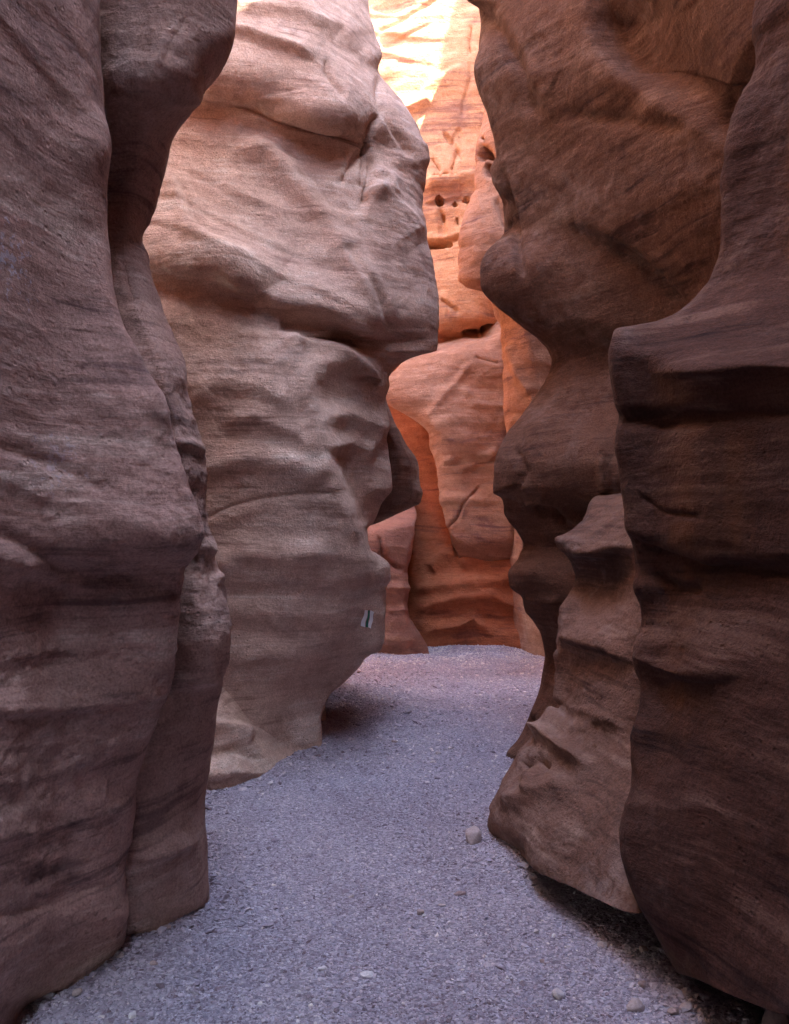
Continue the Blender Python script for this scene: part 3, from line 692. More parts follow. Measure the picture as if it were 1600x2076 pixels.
# ------------------------------------------------------------------ right side
H = rock('canyon_wall', [
    plan(9.0, 7.0, 5.0), plan(4.0, 7.4, 5.0), seen((-2000, 1330, 6.6), (0, 1220, 6.4), (960, 1220, 6.4), (1700, 1260, 6.4)),
    seen((-2000, 1120, 5.9), (0, 1010, 5.7), (590, 1030, 5.75), (750, 1130, 5.8), (960, 1060, 5.7), (1250, 1120, 5.7), (1550, 1070, 5.6), (1700, 1080, 5.6)),
    seen((-2000, 1260, 5.8), (-900, 1080, 5.4), (-350, 960, 5.25), (-60, 930, 5.2), (0, 948, 5.2), (18, 973, 5.2), (60, 978, 5.2), (100, 972, 5.2), (140, 965, 5.2), (190, 974, 5.2), (235, 990, 5.2), (290, 1005, 5.2), (320, 1010, 5.2), (328, 1005, 5.22), (345, 998, 5.25), (372, 1002, 5.25), (395, 1015, 5.24), (415, 1029, 5.22), (440, 1033, 5.22), (460, 1039, 5.22), (472, 1030, 5.26), (490, 1003, 5.3), (510, 986, 5.3), (545, 975, 5.3), (580, 978, 5.3), (600, 990, 5.3), (615, 1005, 5.3), (640, 1035, 5.3), (680, 1090, 5.32), (705, 1115, 5.34), (735, 1120, 5.34), (765, 1112, 5.32), (800, 1090, 5.3), (840, 1060, 5.26), (880, 1027, 5.22), (925, 1006, 5.18), (965, 998, 5.16), (1000, 998, 5.16), (1012, 1015, 5.2), (1045, 1021, 5.22), (1080, 1048, 5.24), (1102, 1062, 5.26), (1130, 1055, 5.24), (1165, 1032, 5.2), (1188, 1034, 5.2), (1215, 1060, 5.22), (1240, 1066, 5.24), (1262, 1082, 5.26), (1290, 1098, 5.28), (1340, 1107, 5.3), (1385, 1104, 5.3), (1440, 1080, 5.26), (1495, 1054, 5.22), (1530, 1029, 5.2), (1560, 1028, 5.2), (1700, 1030, 5.2)),
    seen((-2000, 1330, 5.4), (-900, 1150, 5.0), (-350, 1020, 4.92), (0, 1030, 4.92), (60, 1040, 4.88), (140, 1035, 4.88), (235, 1060, 4.9), (320, 1060, 4.98), (415, 1080, 4.98), (460, 1085, 5.0), (545, 1040, 5.02), (640, 1090, 5.05), (735, 1165, 5.08), (800, 1140, 5.02), (880, 1085, 4.92), (940, 1055, 4.82), (985, 1050, 4.84), (1012, 1062, 4.95), (1080, 1090, 5.02), (1102, 1100, 5.02), (1165, 1080, 4.92), (1215, 1100, 4.98), (1340, 1140, 5.1), (1440, 1110, 5.05), (1560, 1070, 4.95), (1700, 1070, 4.95)),
    seen((-2000, 1450, 4.9), (-900, 1260, 4.6), (-350, 1120, 4.45), (0, 1150, 4.5), (140, 1155, 4.5), (320, 1170, 4.6), (500, 1170, 4.72), (640, 1180, 4.82), (740, 1225, 4.92), (800, 1215, 4.85), (870, 1200, 4.74), (950, 1190, 4.58), (1000, 1190, 4.62), (1050, 1190, 4.8), (1120, 1190, 4.84), (1200, 1190, 4.75), (1700, 1180, 4.75)),
    seen((-2000, 1580, 4.3), (-900, 1380, 4.1), (-350, 1240, 3.95), (0, 1290, 4.0), (140, 1300, 4.02), (240, 1300, 4.15), (400, 1300, 4.25), (560, 1310, 4.4), (650, 1320, 4.5), (740, 1340, 4.55), (850, 1340, 4.5), (960, 1330, 4.4), (1100, 1330, 4.5), (1700, 1330, 4.5)),
    seen((-2000, 1720, 3.8), (-900, 1540, 3.6), (-350, 1380, 3.45), (0, 1440, 3.5), (160, 1440, 3.52), (260, 1450, 3.66), (400, 1460, 3.75), (560, 1470, 3.9), (700, 1480, 4.0), (1700, 1500, 4.05)),
    seen((-2000, 1700, 3.2), (0, 1700, 3.1), (700, 1720, 3.4), (1700, 1720, 3.5)),
    plan(3.6, 2.6, 3.4), plan(9, 2.0, 3.4),
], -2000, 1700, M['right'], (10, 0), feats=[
    ('step', [(1200, -90), (1200, 0), (1205, 56), (1217, 96), (1251, 137), (1296, 171), (1364, 216), (1420, 249), (1475, 285), (1540, 330)], -0.17, 5, 150),
    ('line', [(960, 10), (1010, 60), (1050, 130), (1070, 180), (1105, 250)], -0.05, 16),
    ('step', [(1060, 120), (1070, 180), (1100, 240), (1150, 215)], 0.03, 5, 50),
    ('line', [(1014, 335), (1026, 390), (1036, 430), (1044, 470), (1052, 520), (1064, 570)], -0.05, 8),
    ('step', [(1440, 690), (1375, 610), (1330, 560), (1280, 515), (1215, 475), (1120, 440)], -0.06, 5, 70),
    ('line', [(1230, 500), (1300, 545), (1370, 620)], -0.03, 16),
    ('line', [(1040, 900), (1060, 955), (1040, 1010)], -0.04, 12),
    ('ledge', [(1060, 890), (1130, 880), (1200, 905), (1240, 930)], 0.05, 24, 40),
    ('line', [(1060, 1015), (1100, 1010), (1150, 1040), (1190, 1080)], 0.06, 10),
    ('line', [(1080, 1035), (1120, 1025), (1150, 1060)], -0.06, 14),
    ('line', [(1220, 930), (1225, 970), (1230, 1000)], 0.04, 10),
    ('ledge', [(1060, 1210), (1100, 1215), (1140, 1220)], 0.03, 12, 10),
    ('line', [(1030, 1520), (1060, 1480), (1085, 1450)], -0.04, 6),
    ('line', [(1140, 235), (1220, 240), (1400, 262)], -0.02, 16),
], ledgy=0.3, ztop=10.9, scale=1.4, tilt=(-0.05, 0.02), rough=0.8, seed=81.0)
tag(H, 'tall brown overhanging right wall with knobs along its left edge', 'rock wall')

I_ = rock('rock_pedestal', [
    seen((930, 1330, 6.2), (2000, 1330, 6.0)), seen((930, 1240, 5.4), (1100, 1200, 4.9), (1300, 1200, 4.7), (1540, 1130, 4.7), (1690, 1100, 4.7), (2000, 1120, 4.7)),
    seen((930, 1260, 5.4), (1000, 1225, 4.66), (1010, 1208, 4.52), (1050, 1190, 4.4), (1080, 1152, 4.26), (1095, 1129, 4.2), (1112, 1138, 4.2), (1132, 1154, 4.2), (1170, 1165, 4.22), (1210, 1152, 4.2), (1235, 1138, 4.18), (1300, 1131, 4.15), (1360, 1136, 4.15), (1430, 1137, 4.12), (1465, 1112, 4.08), (1498, 1088, 4.05), (1530, 1056, 4.02), (1560, 1038, 4.0), (1600, 1016, 3.97), (1640, 997, 3.95), (1672, 992, 3.94), (1698, 1003, 3.94), (1712, 1018, 3.96), (1800, 1040, 4.0, 1728), (1840, 1062, 4.15, 1700), (1880, 1062, 4.2, 1760), (2000, 1060, 4.2, 2000)),
    seen((930, 1270, 5.3), (1000, 1245, 4.6), (1015, 1235, 4.4), (1060, 1215, 4.2), (1106, 1190, 3.95), (1120, 1190, 3.90), (1140, 1195, 4.06), (1180, 1200, 4.12), (1230, 1190, 4.02), (1300, 1180, 3.86), (1360, 1185, 3.88), (1430, 1185, 3.80), (1480, 1160, 3.72), (1540, 1130, 3.62), (1600, 1090, 3.56), (1680, 1075, 3.42), (1800, 1082, 3.34, 1756), (1840, 1092, 3.75, 1700), (1880, 1100, 3.95, 1750), (2000, 1120, 4.0, 2000)),
    seen((930, 1290, 5.2), (1000, 1275, 4.5), (1010, 1270, 4.3), (1050, 1262, 4.0), (1080, 1256, 3.84), (1108, 1254, 3.70), (1128, 1250, 3.86), (1200, 1245, 3.88), (1300, 1235, 3.62), (1360, 1238, 3.62), (1450, 1235, 3.52), (1560, 1210, 3.34), (1680, 1180, 3.13), (1760, 1180, 3.02, 1762), (1800, 1180, 2.98, 1808), (1840, 1190, 3.5, 1705), (1880, 1200, 3.65, 1770), (2000, 1200, 3.8, 2000)),
    seen((930, 1340, 4.9), (1000, 1320, 4.2), (1060, 1310, 3.7), (1100, 1310, 3.55), (1200, 1310, 3.5), (1320, 1310, 3.38), (1450, 1300, 3.30), (1560, 1300, 3.14), (1700, 1290, 2.88), (1760, 1290, 2.77, 1790), (1800, 1290, 2.68, 1852), (1840, 1292, 3.2, 1735), (1880, 1300, 3.4, 1800), (2000, 1300, 3.6, 2000)),
    seen((930, 1480, 4.2), (1100, 1470, 3.5), (2000, 1470, 3.2)),
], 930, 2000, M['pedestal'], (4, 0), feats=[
    ('line', [(1160, 1108), (1200, 1095), (1240, 1062), (1262, 1030)], -0.03, 5),
    ('ledge', [(1129, 1290), (1170, 1298), (1230, 1310), (1290, 1345)], 0.04, 18, 10),
    ('line', [(1130, 1310), (1133, 1370), (1138, 1430)], 0.03, 10),
    ('ledge', [(1090, 1498), (1110, 1500), (1150, 1530), (1200, 1560)], 0.07, 16, 12),
    ('line', [(1135, 1440), (1110, 1480), (1092, 1500)], 0.05, 14),
    ('line', [(1060, 1560), (1090, 1540), (1115, 1560)], -0.05, 12),
    ('ledge', [(1010, 1620), (1060, 1625), (1110, 1605), (1160, 1580)], 0.05, 24, 18),
    ('line', [(1090, 1520), (1075, 1570), (1085, 1620)], 0.03, 10),
    ('ledge', [(1150, 1440), (1200, 1450), (1280, 1480)], 0.03, 20, 12),
    ('bump', (1210, 1400), (50, 40), 0.03),
], scale=1.0, ledgy=0.3, tilt=(-0.15, 0.05), rough=1.5, seed=91.0, step=3.2)
tag(I_, 'waisted rock pedestal with a flat broken top leaning against the right wall', 'rock pedestal')

J = rock('canyon_wall', [
    plan(9.0, 4.6, 2.8), plan(3.5, 4.4, 2.8), seen((-3300, 1640, 3.9), (2200, 1560, 3.9)),
    seen((-3300, 1600, 3.4), (0, 1600, 3.4), (600, 1480, 3.4), (670, 1330, 3.4), (1000, 1340, 3.3), (1700, 1340, 3.2), (2200, 1460, 3.2)),
    seen((-3300, 1520, 3.1), (-1600, 1440, 3.05), (-800, 1430, 3.05), (-100, 1555, 3.08), (56, 1535, 3.1), (129, 1537, 3.1), (157, 1532, 3.1), (202, 1499, 3.1), (247, 1487, 3.1), (332, 1473, 3.1), (416, 1465, 3.1), (495, 1468, 3.1), (557, 1448, 3.1), (600, 1418, 3.1), (630, 1383, 3.1), (650, 1345, 3.1), (660, 1280, 3.06), (664, 1257, 3.02), (672, 1247, 2.98), (720, 1240, 2.94), (780, 1245, 2.93), (820, 1250, 2.94), (845, 1259, 2.96), (865, 1255, 2.93), (900, 1250, 2.92), (960, 1262, 2.92), (1010, 1268, 2.92), (1060, 1275, 2.92), (1110, 1290, 2.93), (1160, 1296, 2.94), (1190, 1290, 2.92), (1215, 1300, 2.93), (1262, 1308, 2.93), (1308, 1294, 2.9), (1350, 1291, 2.89), (1385, 1299, 2.88), (1420, 1298, 2.85), (1500, 1285, 2.80), (1585, 1287, 2.75), (1640, 1271, 2.70), (1690, 1263, 2.68), (1770, 1276, 2.62), (1830, 1300, 2.58), (1890, 1341, 2.54), (1940, 1372, 2.52), (1985, 1394, 2.52, 1975), (2020, 1420, 2.85, 1890), (2060, 1440, 3.0, 1940), (2200, 1440, 3.1, 2200)),  # above the frame the unseen wall bulges, shaped to shade the face below
    seen((-3300, 1560, 2.98), (-900, 1540, 2.95), (56, 1585, 2.98), (247, 1540, 3.0), (416, 1525, 3.0), (557, 1490, 3.0), (630, 1430, 2.98), (658, 1350, 2.96), (680, 1322, 2.92), (700, 1318, 2.88), (714, 1317, 2.84), (730, 1317, 2.83), (820, 1324, 2.84), (848, 1326, 2.87), (880, 1324, 2.84), (1000, 1330, 2.82), (1080, 1338, 2.82), (1125, 1346, 2.85), (1160, 1350, 2.85), (1260, 1358, 2.80), (1310, 1348, 2.76), (1370, 1345, 2.76), (1390, 1346, 2.78), (1500, 1340, 2.70), (1640, 1322, 2.60), (1750, 1324, 2.54), (1850, 1350, 2.48), (1930, 1392, 2.45), (1985, 1412, 2.44, 1984), (2020, 1430, 2.85, 1885), (2060, 1450, 2.95, 1940), (2200, 1450, 3.0, 2200)),
    seen((-3300, 1600, 2.85), (-1600, 1540, 2.8), (-800, 1500, 2.8), (56, 1640, 2.88), (247, 1600, 2.9), (416, 1590, 2.9), (500, 1570, 2.9), (570, 1540, 2.88), (630, 1480, 2.86), (670, 1430, 2.82), (710, 1390, 2.72), (742, 1385, 2.60), (754, 1385, 2.58), (768, 1390, 2.62), (830, 1395, 2.65), (850, 1395, 2.68), (880, 1395, 2.64), (1000, 1395, 2.63), (1080, 1400, 2.62), (1125, 1405, 2.66), (1160, 1410, 2.68), (1260, 1415, 2.62), (1310, 1405, 2.57), (1360, 1400, 2.55), (1385, 1400, 2.59), (1500, 1395, 2.54), (1640, 1380, 2.48), (1750, 1385, 2.43), (1850, 1405, 2.40), (1930, 1428, 2.36), (1985, 1442, 2.32, 2000), (2020, 1465, 2.8, 1880), (2060, 1480, 2.9, 1950), (2200, 1480, 2.95, 2200)),
    seen((-3300, 1700, 2.6), (-1600, 1640, 2.6), (-800, 1600, 2.6), (0, 1760, 2.66), (416, 1710, 2.68), (560, 1670, 2.66), (630, 1620, 2.62), (680, 1580, 2.55), (720, 1550, 2.42), (742, 1545, 2.36), (756, 1545, 2.38), (830, 1545, 2.42), (1000, 1545, 2.38), (1120, 1550, 2.38), (1160, 1550, 2.43), (1260, 1550, 2.38), (1360, 1545, 2.32), (1640, 1530, 2.24), (1850, 1540, 2.18), (1940, 1552, 2.12, 1960), (1985, 1560, 2.08, 2050), (2020, 1610, 2.6, 1860), (2060, 1620, 2.7, 1960), (2200, 1620, 2.75, 2250)),
    seen((-3300, 1860, 2.2), (0, 1900, 2.25), (560, 1850, 2.2), (720, 1800, 2.05), (1000, 1790, 1.98), (1640, 1780, 1.88), (1900, 1790, 1.78, 1940), (1985, 1790, 1.72, 2110), (2020, 1960, 1.95, 1860), (2060, 1980, 2.0, 2000), (2200, 1980, 2.0, 2400)),
    plan(1.22, 0.6, 2.4, -0.06), plan(1.15, -2.5, 2.4, -0.08), plan(1.2, -5.6, 2.4, -0.07), plan(-0.4, -6.9, 2.4),  # unseen, leaning in behind the camera so less light reaches the near rock
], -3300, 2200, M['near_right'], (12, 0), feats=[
    ('line', [(1225, 842), (1330, 853), (1420, 842), (1520, 838), (1700, 846)], -0.022, 17),
    ('ledge', [(1260, 1060), (1340, 1100), (1400, 1122), (1470, 1144)], 0.022, 24, 10),
    ('line', [(1300, 1095), (1380, 1128), (1440, 1150), (1520, 1150), (1680, 1178)], -0.022, 12),
    ('ledge', [(1270, 1325), (1330, 1352), (1400, 1370), (1480, 1376)], 0.018, 20, 8),
    ('bump', (1320, 1200), (20, 16), 0.02), ('line', [(1320, 1160), (1370, 1190), (1430, 1200)], -0.02, 10),
    ('bump', (1300, 1680), (60, 50), 0.02),
    ('ledge', [(1250, 1628), (1330, 1640), (1460, 1640)], 0.006, 14, 10),
    ('line', [(1290, 1000), (1350, 1040), (1420, 1048)], -0.012, 6),
    ('hole', (1400, 646), (8, 5), 0.02),
    ('bump', (1350, 706), (34, 12), 0.0),
], ledgy=0.32, ztop=10.4, tilt=(-0.05, 0.1), rough=0.9, seed=101.0)
tag(J, 'dark near right wall with a jutting flat ledge and ochre water streaks', 'rock wall')

# ------------------------------------------------------------------ ground
from mathutils.kdtree import KDTree
_foot = np.concatenate(SURF)
_foot = _foot[(np.abs(_foot[:, 0]) < 4) & (_foot[:, 1] > -1) & (_foot[:, 1] < 12)][::3]
_kd = KDTree(len(_foot))
for i, p in enumerate(_foot):
    _kd.insert((p[0], p[1], 0), i)
_kd.balance()

def apron(x, y):
    d = np.full(len(x), 9.0)
    for i in np.where((np.abs(x) < 3) & (y > 1.0) & (y < 12))[0]:
        d[i] = _kd.find((x[i], y[i], 0))[2]
    return d

def ground_z(x, y):
    p = np.stack([x, y, np.zeros_like(x)], 1)
    z = 0.030 * perlin(p * 0.7 + 2.0) + 0.012 * perlin(p * 2.3 + 7.0) + 0.004 * perlin(p * 8.0)
    z += 0.045 * np.exp(-(apron(x, y) / 0.13) ** 1.3) * np.clip(0.6 + 1.2 * perlin(p * 2.7 + 40.0), 0.05, 1.3)
    z += 0.05 * np.exp(-(((x - 1.25) / 0.6) ** 2 + ((y - 10.1) / 0.4) ** 2))
    return z

gm = bpy.data.materials.new('gravel_bed')
t = nodes_of(gm); k = T(t)
out = k.new('ShaderNodeOutputMaterial'); bs = k.new('ShaderNodeBsdfPrincipled'); k.link(bs.outputs[0], out.inputs[0])
tc = k.new('ShaderNodeTexCoord').outputs['Object']
vr = k.new('ShaderNodeTexVoronoi', feature='F1'); k.link(k.mapping(tc, (85, 120, 85)), vr.inputs['Vector']); vr.inputs['Scale'].default_value = 1.0
chip = k.ramp(k.noise(vr.outputs['Position'], 3.1, 2), [(0.30, (0.17, 0.14, 0.16)), (0.5, (0.34, 0.305, 0.34)), (0.68, (0.60, 0.56, 0.58))])
big = k.ramp(k.noise(tc, 1.3, 6, 0.6), [(0.35, (0.88, 0.84, 0.86)), (0.6, (1.06, 1.05, 1.06))])
col = k.mix(1.0, chip, big, 'MULTIPLY')
k.link(col, bs.inputs['Base Color']); bs.inputs['Roughness'].default_value = 0.95; bs.inputs['Specular IOR Level'].default_value = 0.1
hb = k.math('ADD', k.math('MULTIPLY', vr.outputs['Distance'], -0.006), k.math('MULTIPLY', k.noise(tc, 70, 5, 0.7), 0.014))
bp = k.new('ShaderNodeBump'); bp.inputs['Distance'].default_value = 1.0; k.link(hb, bp.inputs['Height']); k.link(bp.outputs[0], bs.inputs['Normal'])
M['ground'] = gm

xs = np.concatenate([np.linspace(-30, -3, 20, endpoint=False), np.linspace(-3, 3, 240, endpoint=False), np.linspace(3, 30, 20)])
ys = np.concatenate([np.linspace(-30, 1.5, 60, endpoint=False), np.linspace(1.5, 12.5, 420, endpoint=False), np.linspace(12.5, 40, 20)])
gx, gy = np.meshgrid(xs, ys, indexing='ij')
gz = ground_z(gx.ravel(), gy.ravel())
idx = np.arange(gx.size).reshape(gx.shape)
fc = np.stack([idx[:-1, :-1], idx[1:, :-1], idx[1:, 1:], idx[:-1, 1:]], -1).reshape(-1, 4)
gr = finish_mesh('ground', np.stack([gx.ravel(), gy.ravel(), gz], 1), fc, M['ground'])
tag(gr, kind='structure')

# loose chips of stone over the ground: far too many to count
def ico():
    g = (1 + 5 ** 0.5) / 2
    v = np.array([(-1, g, 0), (1, g, 0), (-1, -g, 0), (1, -g, 0), (0, -1, g), (0, 1, g), (0, -1, -g), (0, 1, -g), (g, 0, -1), (g, 0, 1), (-g, 0, -1), (-g, 0, 1)], float)
    f = np.array([(0, 11, 5), (0, 5, 1), (0, 1, 7), (0, 7, 10), (0, 10, 11), (1, 5, 9), (5, 11, 4), (11, 10, 2), (10, 7, 6), (7, 1, 8), (3, 9, 4), (3, 4, 2), (3, 2, 6), (3, 6, 8), (3, 8, 9), (4, 9, 5), (2, 4, 11), (6, 2, 10), (8, 6, 7), (9, 8, 1)])
    return v / np.linalg.norm(v[0]), f

def stone_material(name, stops):
    m = bpy.data.materials.new(name)
    t = nodes_of(m); k = T(t)
    out = k.new('ShaderNodeOutputMaterial'); bs = k.new('ShaderNodeBsdfPrincipled'); k.link(bs.outputs[0], out.inputs[0])
    at_ = k.new('ShaderNodeAttribute', attribute_name='tint')
    c = k.ramp(at_.outputs['Fac'], stops)
    tc = k.new('ShaderNodeTexCoord').outputs['Object']
    n = k.noise(tc, 130, 4, 0.7)
    c = k.mix(1.0, c, k.ramp(n, [(0.3, (0.78, 0.77, 0.77)), (0.55, (1, 1, 1)), (0.75, (1.15, 1.15, 1.14))]), 'MULTIPLY')
    k.link(c, bs.inputs['Base Color']); bs.inputs['Roughness'].default_value = 0.9; bs.inputs['Specular IOR Level'].default_value = 0.15
    bp = k.new('ShaderNodeBump'); bp.inputs['Distance'].default_value = 0.004; k.link(n, bp.inputs['Height']); k.link(bp.outputs[0], bs.inputs['Normal'])
    return m

M['gravel'] = stone_material('gravel_chips', [(0.0, (0.18, 0.13, 0.14)), (0.3, (0.34, 0.29, 0.33)), (0.6, (0.47, 0.415, 0.46)), (0.85, (0.58, 0.50, 0.50)), (1.0, (0.76, 0.68, 0.62))])

def scatter(n, y0, y1, half, rmean, seed, near=None, fade=None):
    r = np.random.default_rng(seed)
    y = y0 + (y1 - y0) * r.random(n) ** 1.5
    x = (r.random(n) * 2 - 1) * half
    if fade:                                                # thins out towards the camera, where the finer chips take over
        keep = r.random(n) < np.clip((y - fade[0]) / (fade[1] - fade[0]), 0, 1)
        x, y = x[keep], y[keep]
        n = len(x)
    if near:                                                # rubble gathers along the foot of the walls
        keep = r.random(n) < near[1] * np.exp(-(apron(x, y) / near[0]) ** 1.2)
        x, y = x[keep], y[keep]
        n = len(x)
    rad = rmean * np.exp(r.normal(0, 0.45, n))
    iv, if_ = ico()
    base = [iv * (1 + 0.32 * np.random.default_rng(s).normal(size=(12, 1))) for s in range(16)]
    sh = np.array(base)[r.integers(0, 16, n)]                          # n,12,3
    sh = sh * np.stack([1 + 0.3 * r.random(n), 0.75 + 0.3 * r.random(n), 0.38 + 0.25 * r.random(n)], 1)[:, None, :]
    tx = r.normal(0, 0.3, n); a = r.random(n) * 6.283
    y_, z_ = sh[..., 1] * np.cos(tx)[:, None] - sh[..., 2] * np.sin(tx)[:, None], sh[..., 1] * np.sin(tx)[:, None] + sh[..., 2] * np.cos(tx)[:, None]
    x_ = sh[..., 0]
    X, Yy = x_ * np.cos(a)[:, None] - y_ * np.sin(a)[:, None], x_ * np.sin(a)[:, None] + y_ * np.cos(a)[:, None]
    V = np.stack([X, Yy, z_], 2) * rad[:, None, None]
    V[..., 0] += x[:, None]; V[..., 1] += y[:, None]
    V[..., 2] += (ground_z(x, y) + rad * 0.12)[:, None]
    Fc = (if_[None] + 12 * np.arange(n)[:, None, None]).reshape(-1, 3)
    clump = perlin(np.stack([x, y, 0 * x], 1) * 3.0) + 0.8 * perlin(np.stack([x, y * 0.7, 0 * x + 5], 1) * 1.1)
    tint = np.clip(0.46 + 0.19 * r.normal(size=n) + 0.18 * clump, 0, 1)
    return V.reshape(-1, 3), Fc, np.repeat(tint, 12)

va, fa, ta = scatter(165000, 2.2, 7.2, 1.5, 0.0031, 1)
vb, fb, tb = scatter(900, 2.2, 8.0, 1.5, 0.0066, 2)
vc, fcc, tc_ = scatter(62000, 4.4, 10.6, 1.8, 0.0062, 3, fade=(4.4, 7.6))
vd, fd, td = scatter(90000, 2.2, 7.5, 1.6, 0.0062, 4, near=(0.14, 0.55))
gv = finish_mesh('gravel', np.concatenate([va, vb, vd, vc]), np.concatenate([fa, fb + len(va), fd + len(va) + len(vb), fcc + len(va) + len(vb) + len(vd)]), M['gravel'], smooth=False, attr=np.concatenate([ta, tb, td, np.clip(tc_ + 0.12 + 0.42 / (1 + np.exp(-(vc[:, 1] - 9.0) * 5)), 0, 1)]))  # far chips tinted pale cream: sun bounce at the bend painted in
tag(gv, 'loose lavender-grey stone chips covering the canyon floor', 'gravel', kind='stuff')

# ------------------------------------------------------------------ single stones one can point at
M['stone'] = stone_material('loose_stone', [(0.0, (0.20, 0.12, 0.12)), (0.4, (0.36, 0.25, 0.23)), (0.7, (0.47, 0.38, 0.36)), (1.0, (0.66, 0.61, 0.60))])

def stone(px, py, wpx, hpx, dpx, tint, label, rot=0.0, boxy=0.5, seed=0, name='stone', cuts=11):
    """A worn stone standing on the ground at its picture place; sizes in pixels there."""
    Y = EYE * F / (py - HY)
    u = Y / F
    X = (px - CX) * u
    n = 22
    th, ph = np.meshgrid(np.linspace(0, 2 * math.pi, n, endpoint=False), np.linspace(0.05, math.pi - 0.05, 14), indexing='ij')
    d = np.stack([np.cos(th) * np.sin(ph), np.sin(th) * np.sin(ph), np.cos(ph)], -1).reshape(-1, 3)
    pw = 2 + 5 * boxy
    rr = (np.abs(d) ** pw).sum(1) ** (-1 / pw)
    d = d * rr[:, None]
    # chipped planes
    r = np.random.default_rng(seed)
    for _ in range(cuts):
        nrm = r.normal(size=3); nrm /= np.linalg.norm(nrm)
        c = 0.62 + 0.25 * r.random()
        ex = np.maximum(d @ nrm - c, 0)
        d = d - ex[:, None] * nrm
    d = d * (1 + 0.05 * fbm(d * 1.7 + seed, 3))[:, None]
    d /= np.abs(d).max(0) * 0.94
    d[:, 0] *= wpx * u / 2; d[:, 1] *= dpx * u / 2; d[:, 2] *= hpx * u / 2
    ca, sa = math.cos(rot), math.sin(rot)
    x, y = d[:, 0] * ca - d[:, 1] * sa, d[:, 0] * sa + d[:, 1] * ca
    z = d[:, 2] - d[:, 2].min() - 0.22 * hpx * u
    idx = np.arange(n * 14).reshape(n, 14)
    nx = np.roll(idx, -1, 0)
    fc = np.stack([idx[:, :-1], idx[:, 1:], nx[:, 1:], nx[:, :-1]], -1).reshape(-1, 4)
    V = np.stack([x, y, z], 1)
    o = finish_mesh(name, V, fc, M['stone'], attr=np.full(len(V), tint))
    o.location = (X, Y, float(ground_z(np.array([X]), np.array([Y]))[0]))
    return tag(o, label, 'stone', 'single stones lying on the gravel')

stone(957, 1704, 34, 35, 30, 0.66, 'block-shaped pale brown stone beside the foot of the rock pedestal', 0.25, 0.42, 4, cuts=6)
stone(851, 1850, 15, 13, 13, 0.55, 'small two-toned cube-like stone in the middle of the gravel', 0.6, 0.6, 5)
stone(860, 1855, 8, 7, 8, 0.95, 'tiny white pebble touching the two-toned stone in the gravel', 0.1, 0.2, 6)
stone(931, 1808, 27, 9, 12, 0.35, 'flat reddish stone lying behind the small two-toned stone', 0.1, 0.4, 7)
stone(896, 1834, 16, 6, 9, 0.72, 'thin beige pebble between the flat reddish stone and the two-toned one', 0.1, 0.3, 8)
stone(744, 1984, 28, 10, 18, 1.0, 'flat white stone chip in the foreground gravel, widest of the white chips', 0.1, 0.3, 9)
stone(654, 1975, 18, 7, 11, 0.95, 'narrow slanted white chip left of the widest white stone chip', 0.4, 0.4, 10)
stone(1289, 2050, 28, 26, 34, 0.62, 'large smooth pinkish slab stone on the gravel before the dark right wall', 1.2, 0.5, 11)
stone(1303, 2008, 17, 15, 14, 0.5, 'rounded pink stone directly behind the large pinkish slab stone', 0.3, 0.4, 12)
stone(1366, 2060, 22, 16, 20, 0.55, 'squat mauve stone between the pinkish slab stone and the right wall', 0.5, 0.4, 13)
stone(1132, 2024, 24, 22, 22, 0.8, 'lumpy cream stone with pitted face left of the pinkish slab stone', 0.4, 0.3, 14)
stone(1224, 1923, 22, 13, 16, 0.7, 'cream stone at the edge of the dark hollow under the right wall', 0.2, 0.5, 15)
stone(1304, 1945, 20, 12, 14, 0.42, 'flat mauve stone in the shade under the right wall', 0.0, 0.4, 16)
stone(1088, 1888, 16, 9, 12, 0.9, 'whitish pebble on open gravel below the pedestal overhang', 0.5, 0.4, 17)
stone(1100, 1948, 10, 8, 8, 0.45, 'small reddish-brown pebble in front of the whitish pebble', 0.2, 0.4, 18)
stone(267, 2070, 17, 12, 14, 0.98, 'bright white chip at the bottom edge, near the left buttress', 0.4, 0.5, 19)
stone(157, 2034, 18, 17, 14, 0.6, 'pinkish grey stone with a dark cavity beside the left buttress foot', 0.3, 0.5, 20)
stone(244, 1966, 14, 8, 10, 0.7, 'orange-tan pebble at the corner of the left buttress', 0.2, 0.3, 21)
stone(312, 1975, 16, 9, 10, 0.5, 'dull orange pebble out from the left buttress corner', 0.2, 0.3, 22)
stone(340, 1908, 22, 9, 9, 0.4, 'flat dark-edged stone leaning near the second buttress foot', -0.3, 0.6, 23)
stone(728, 1362, 8, 6, 6, 0.05, 'tiny dark stone far back under the fin overhang', 0, 0.4, 24)
stone(801, 1505, 13, 7, 8, 0.55, 'slanted pink stone on the gravel past the fin foot', -0.5, 0.5, 25)
stone(890, 1532, 13, 8, 9, 0.75, 'triangular pale stone on mid-distance gravel right of the fin foot', 0.3, 0.3, 26)
stone(1578, 2100, 46, 80, 40, 0.0, 'dark upright block half hidden at the bottom right corner', 0.1, 0.9, 27)

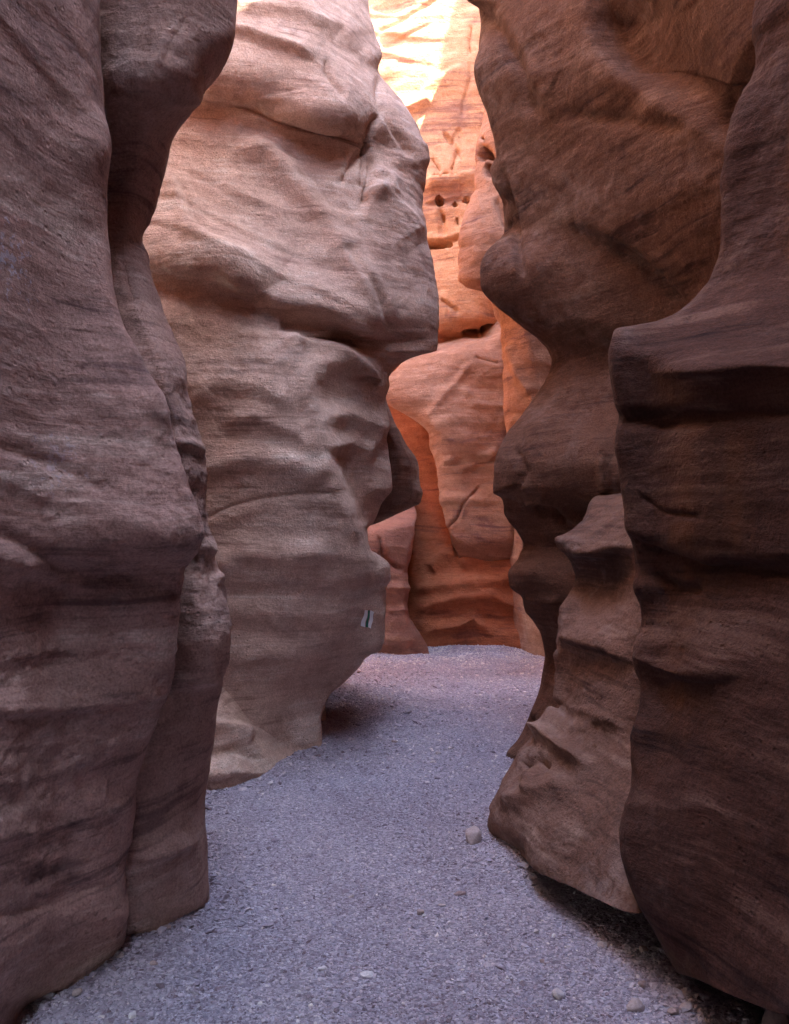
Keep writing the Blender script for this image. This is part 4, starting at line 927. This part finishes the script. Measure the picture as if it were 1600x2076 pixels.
# ------------------------------------------------------------------ painted trail mark
def paint(name, colr):
    m = bpy.data.materials.new(name)
    t = nodes_of(m); k = T(t)
    out = k.new('ShaderNodeOutputMaterial'); bs = k.new('ShaderNodeBsdfPrincipled'); k.link(bs.outputs[0], out.inputs[0])
    tc = k.new('ShaderNodeTexCoord').outputs['Object']
    n = k.noise(tc, 60, 6, 0.7)
    k.link(k.mix(k.ramp(n, [(0.27, (1, 1, 1)), (0.37, (0, 0, 0))]), (*colr, 1), (0.28, 0.19, 0.16, 1)), bs.inputs['Base Color'])
    bs.inputs['Roughness'].default_value = 0.7
    bp = k.new('ShaderNodeBump'); bp.inputs['Distance'].default_value = 0.006; k.link(n, bp.inputs['Height']); k.link(bp.outputs[0], bs.inputs['Normal'])
    return m
from mathutils.bvhtree import BVHTree
cm = Cw.data
bv = BVHTree.FromPolygons([v.co for v in cm.vertices], [p.vertices[:] for p in cm.polygons])
white, green = paint('white_trail_paint', (0.90, 0.89, 0.86)), paint('green_trail_paint', (0.015, 0.16, 0.085))
mark = bpy.data.objects.new('trail_mark', None); C.objects.link(mark); mark.parent = Cw
mark['label'] = 'white-green-white painted trail stripes'
def stripe(name, quad, mat):
    n, m_ = 8, 16
    tl, tr, br, bl = [np.array(q, float) for q in quad]
    V = []
    org = Vector((0, 0, EYE))
    for j in range(m_ + 1):
        for i in range(n + 1):
            a, b = i / n, j / m_
            p = (tl * (1 - a) + tr * a) * (1 - b) + (bl * (1 - a) + br * a) * b
            p = p + np.array([1.2 * math.sin(b * 9 + tl[0]), 0]) * (0.6 if i in (0, n) else 0.3)
            d = Vector(at(p[0], p[1], 1.0)) - org
            hit, nr, _, _ = bv.ray_cast(org, d.normalized())
            if hit is None: hit, nr = Vector(at(p[0], p[1], 5.4)), Vector((0, -1, 0))
            if nr.dot(d) > 0: nr = -nr
            V.append(np.array(hit + nr * 0.004))
    idx = np.arange((n + 1) * (m_ + 1)).reshape(m_ + 1, n + 1)
    fc = np.stack([idx[:-1, :-1], idx[1:, :-1], idx[1:, 1:], idx[:-1, 1:]], -1).reshape(-1, 4)
    return finish_mesh(name, V, fc, mat, parent=mark)
stripe('white_stripe', [(740, 1236), (746, 1237), (739, 1271), (730, 1268)], white)
stripe('green_stripe', [(746.3, 1237), (750, 1237), (745.5, 1271.5), (740.5, 1271)], green)
stripe('white_stripe', [(751, 1236.5), (758, 1241), (752, 1274), (746, 1271)], white)
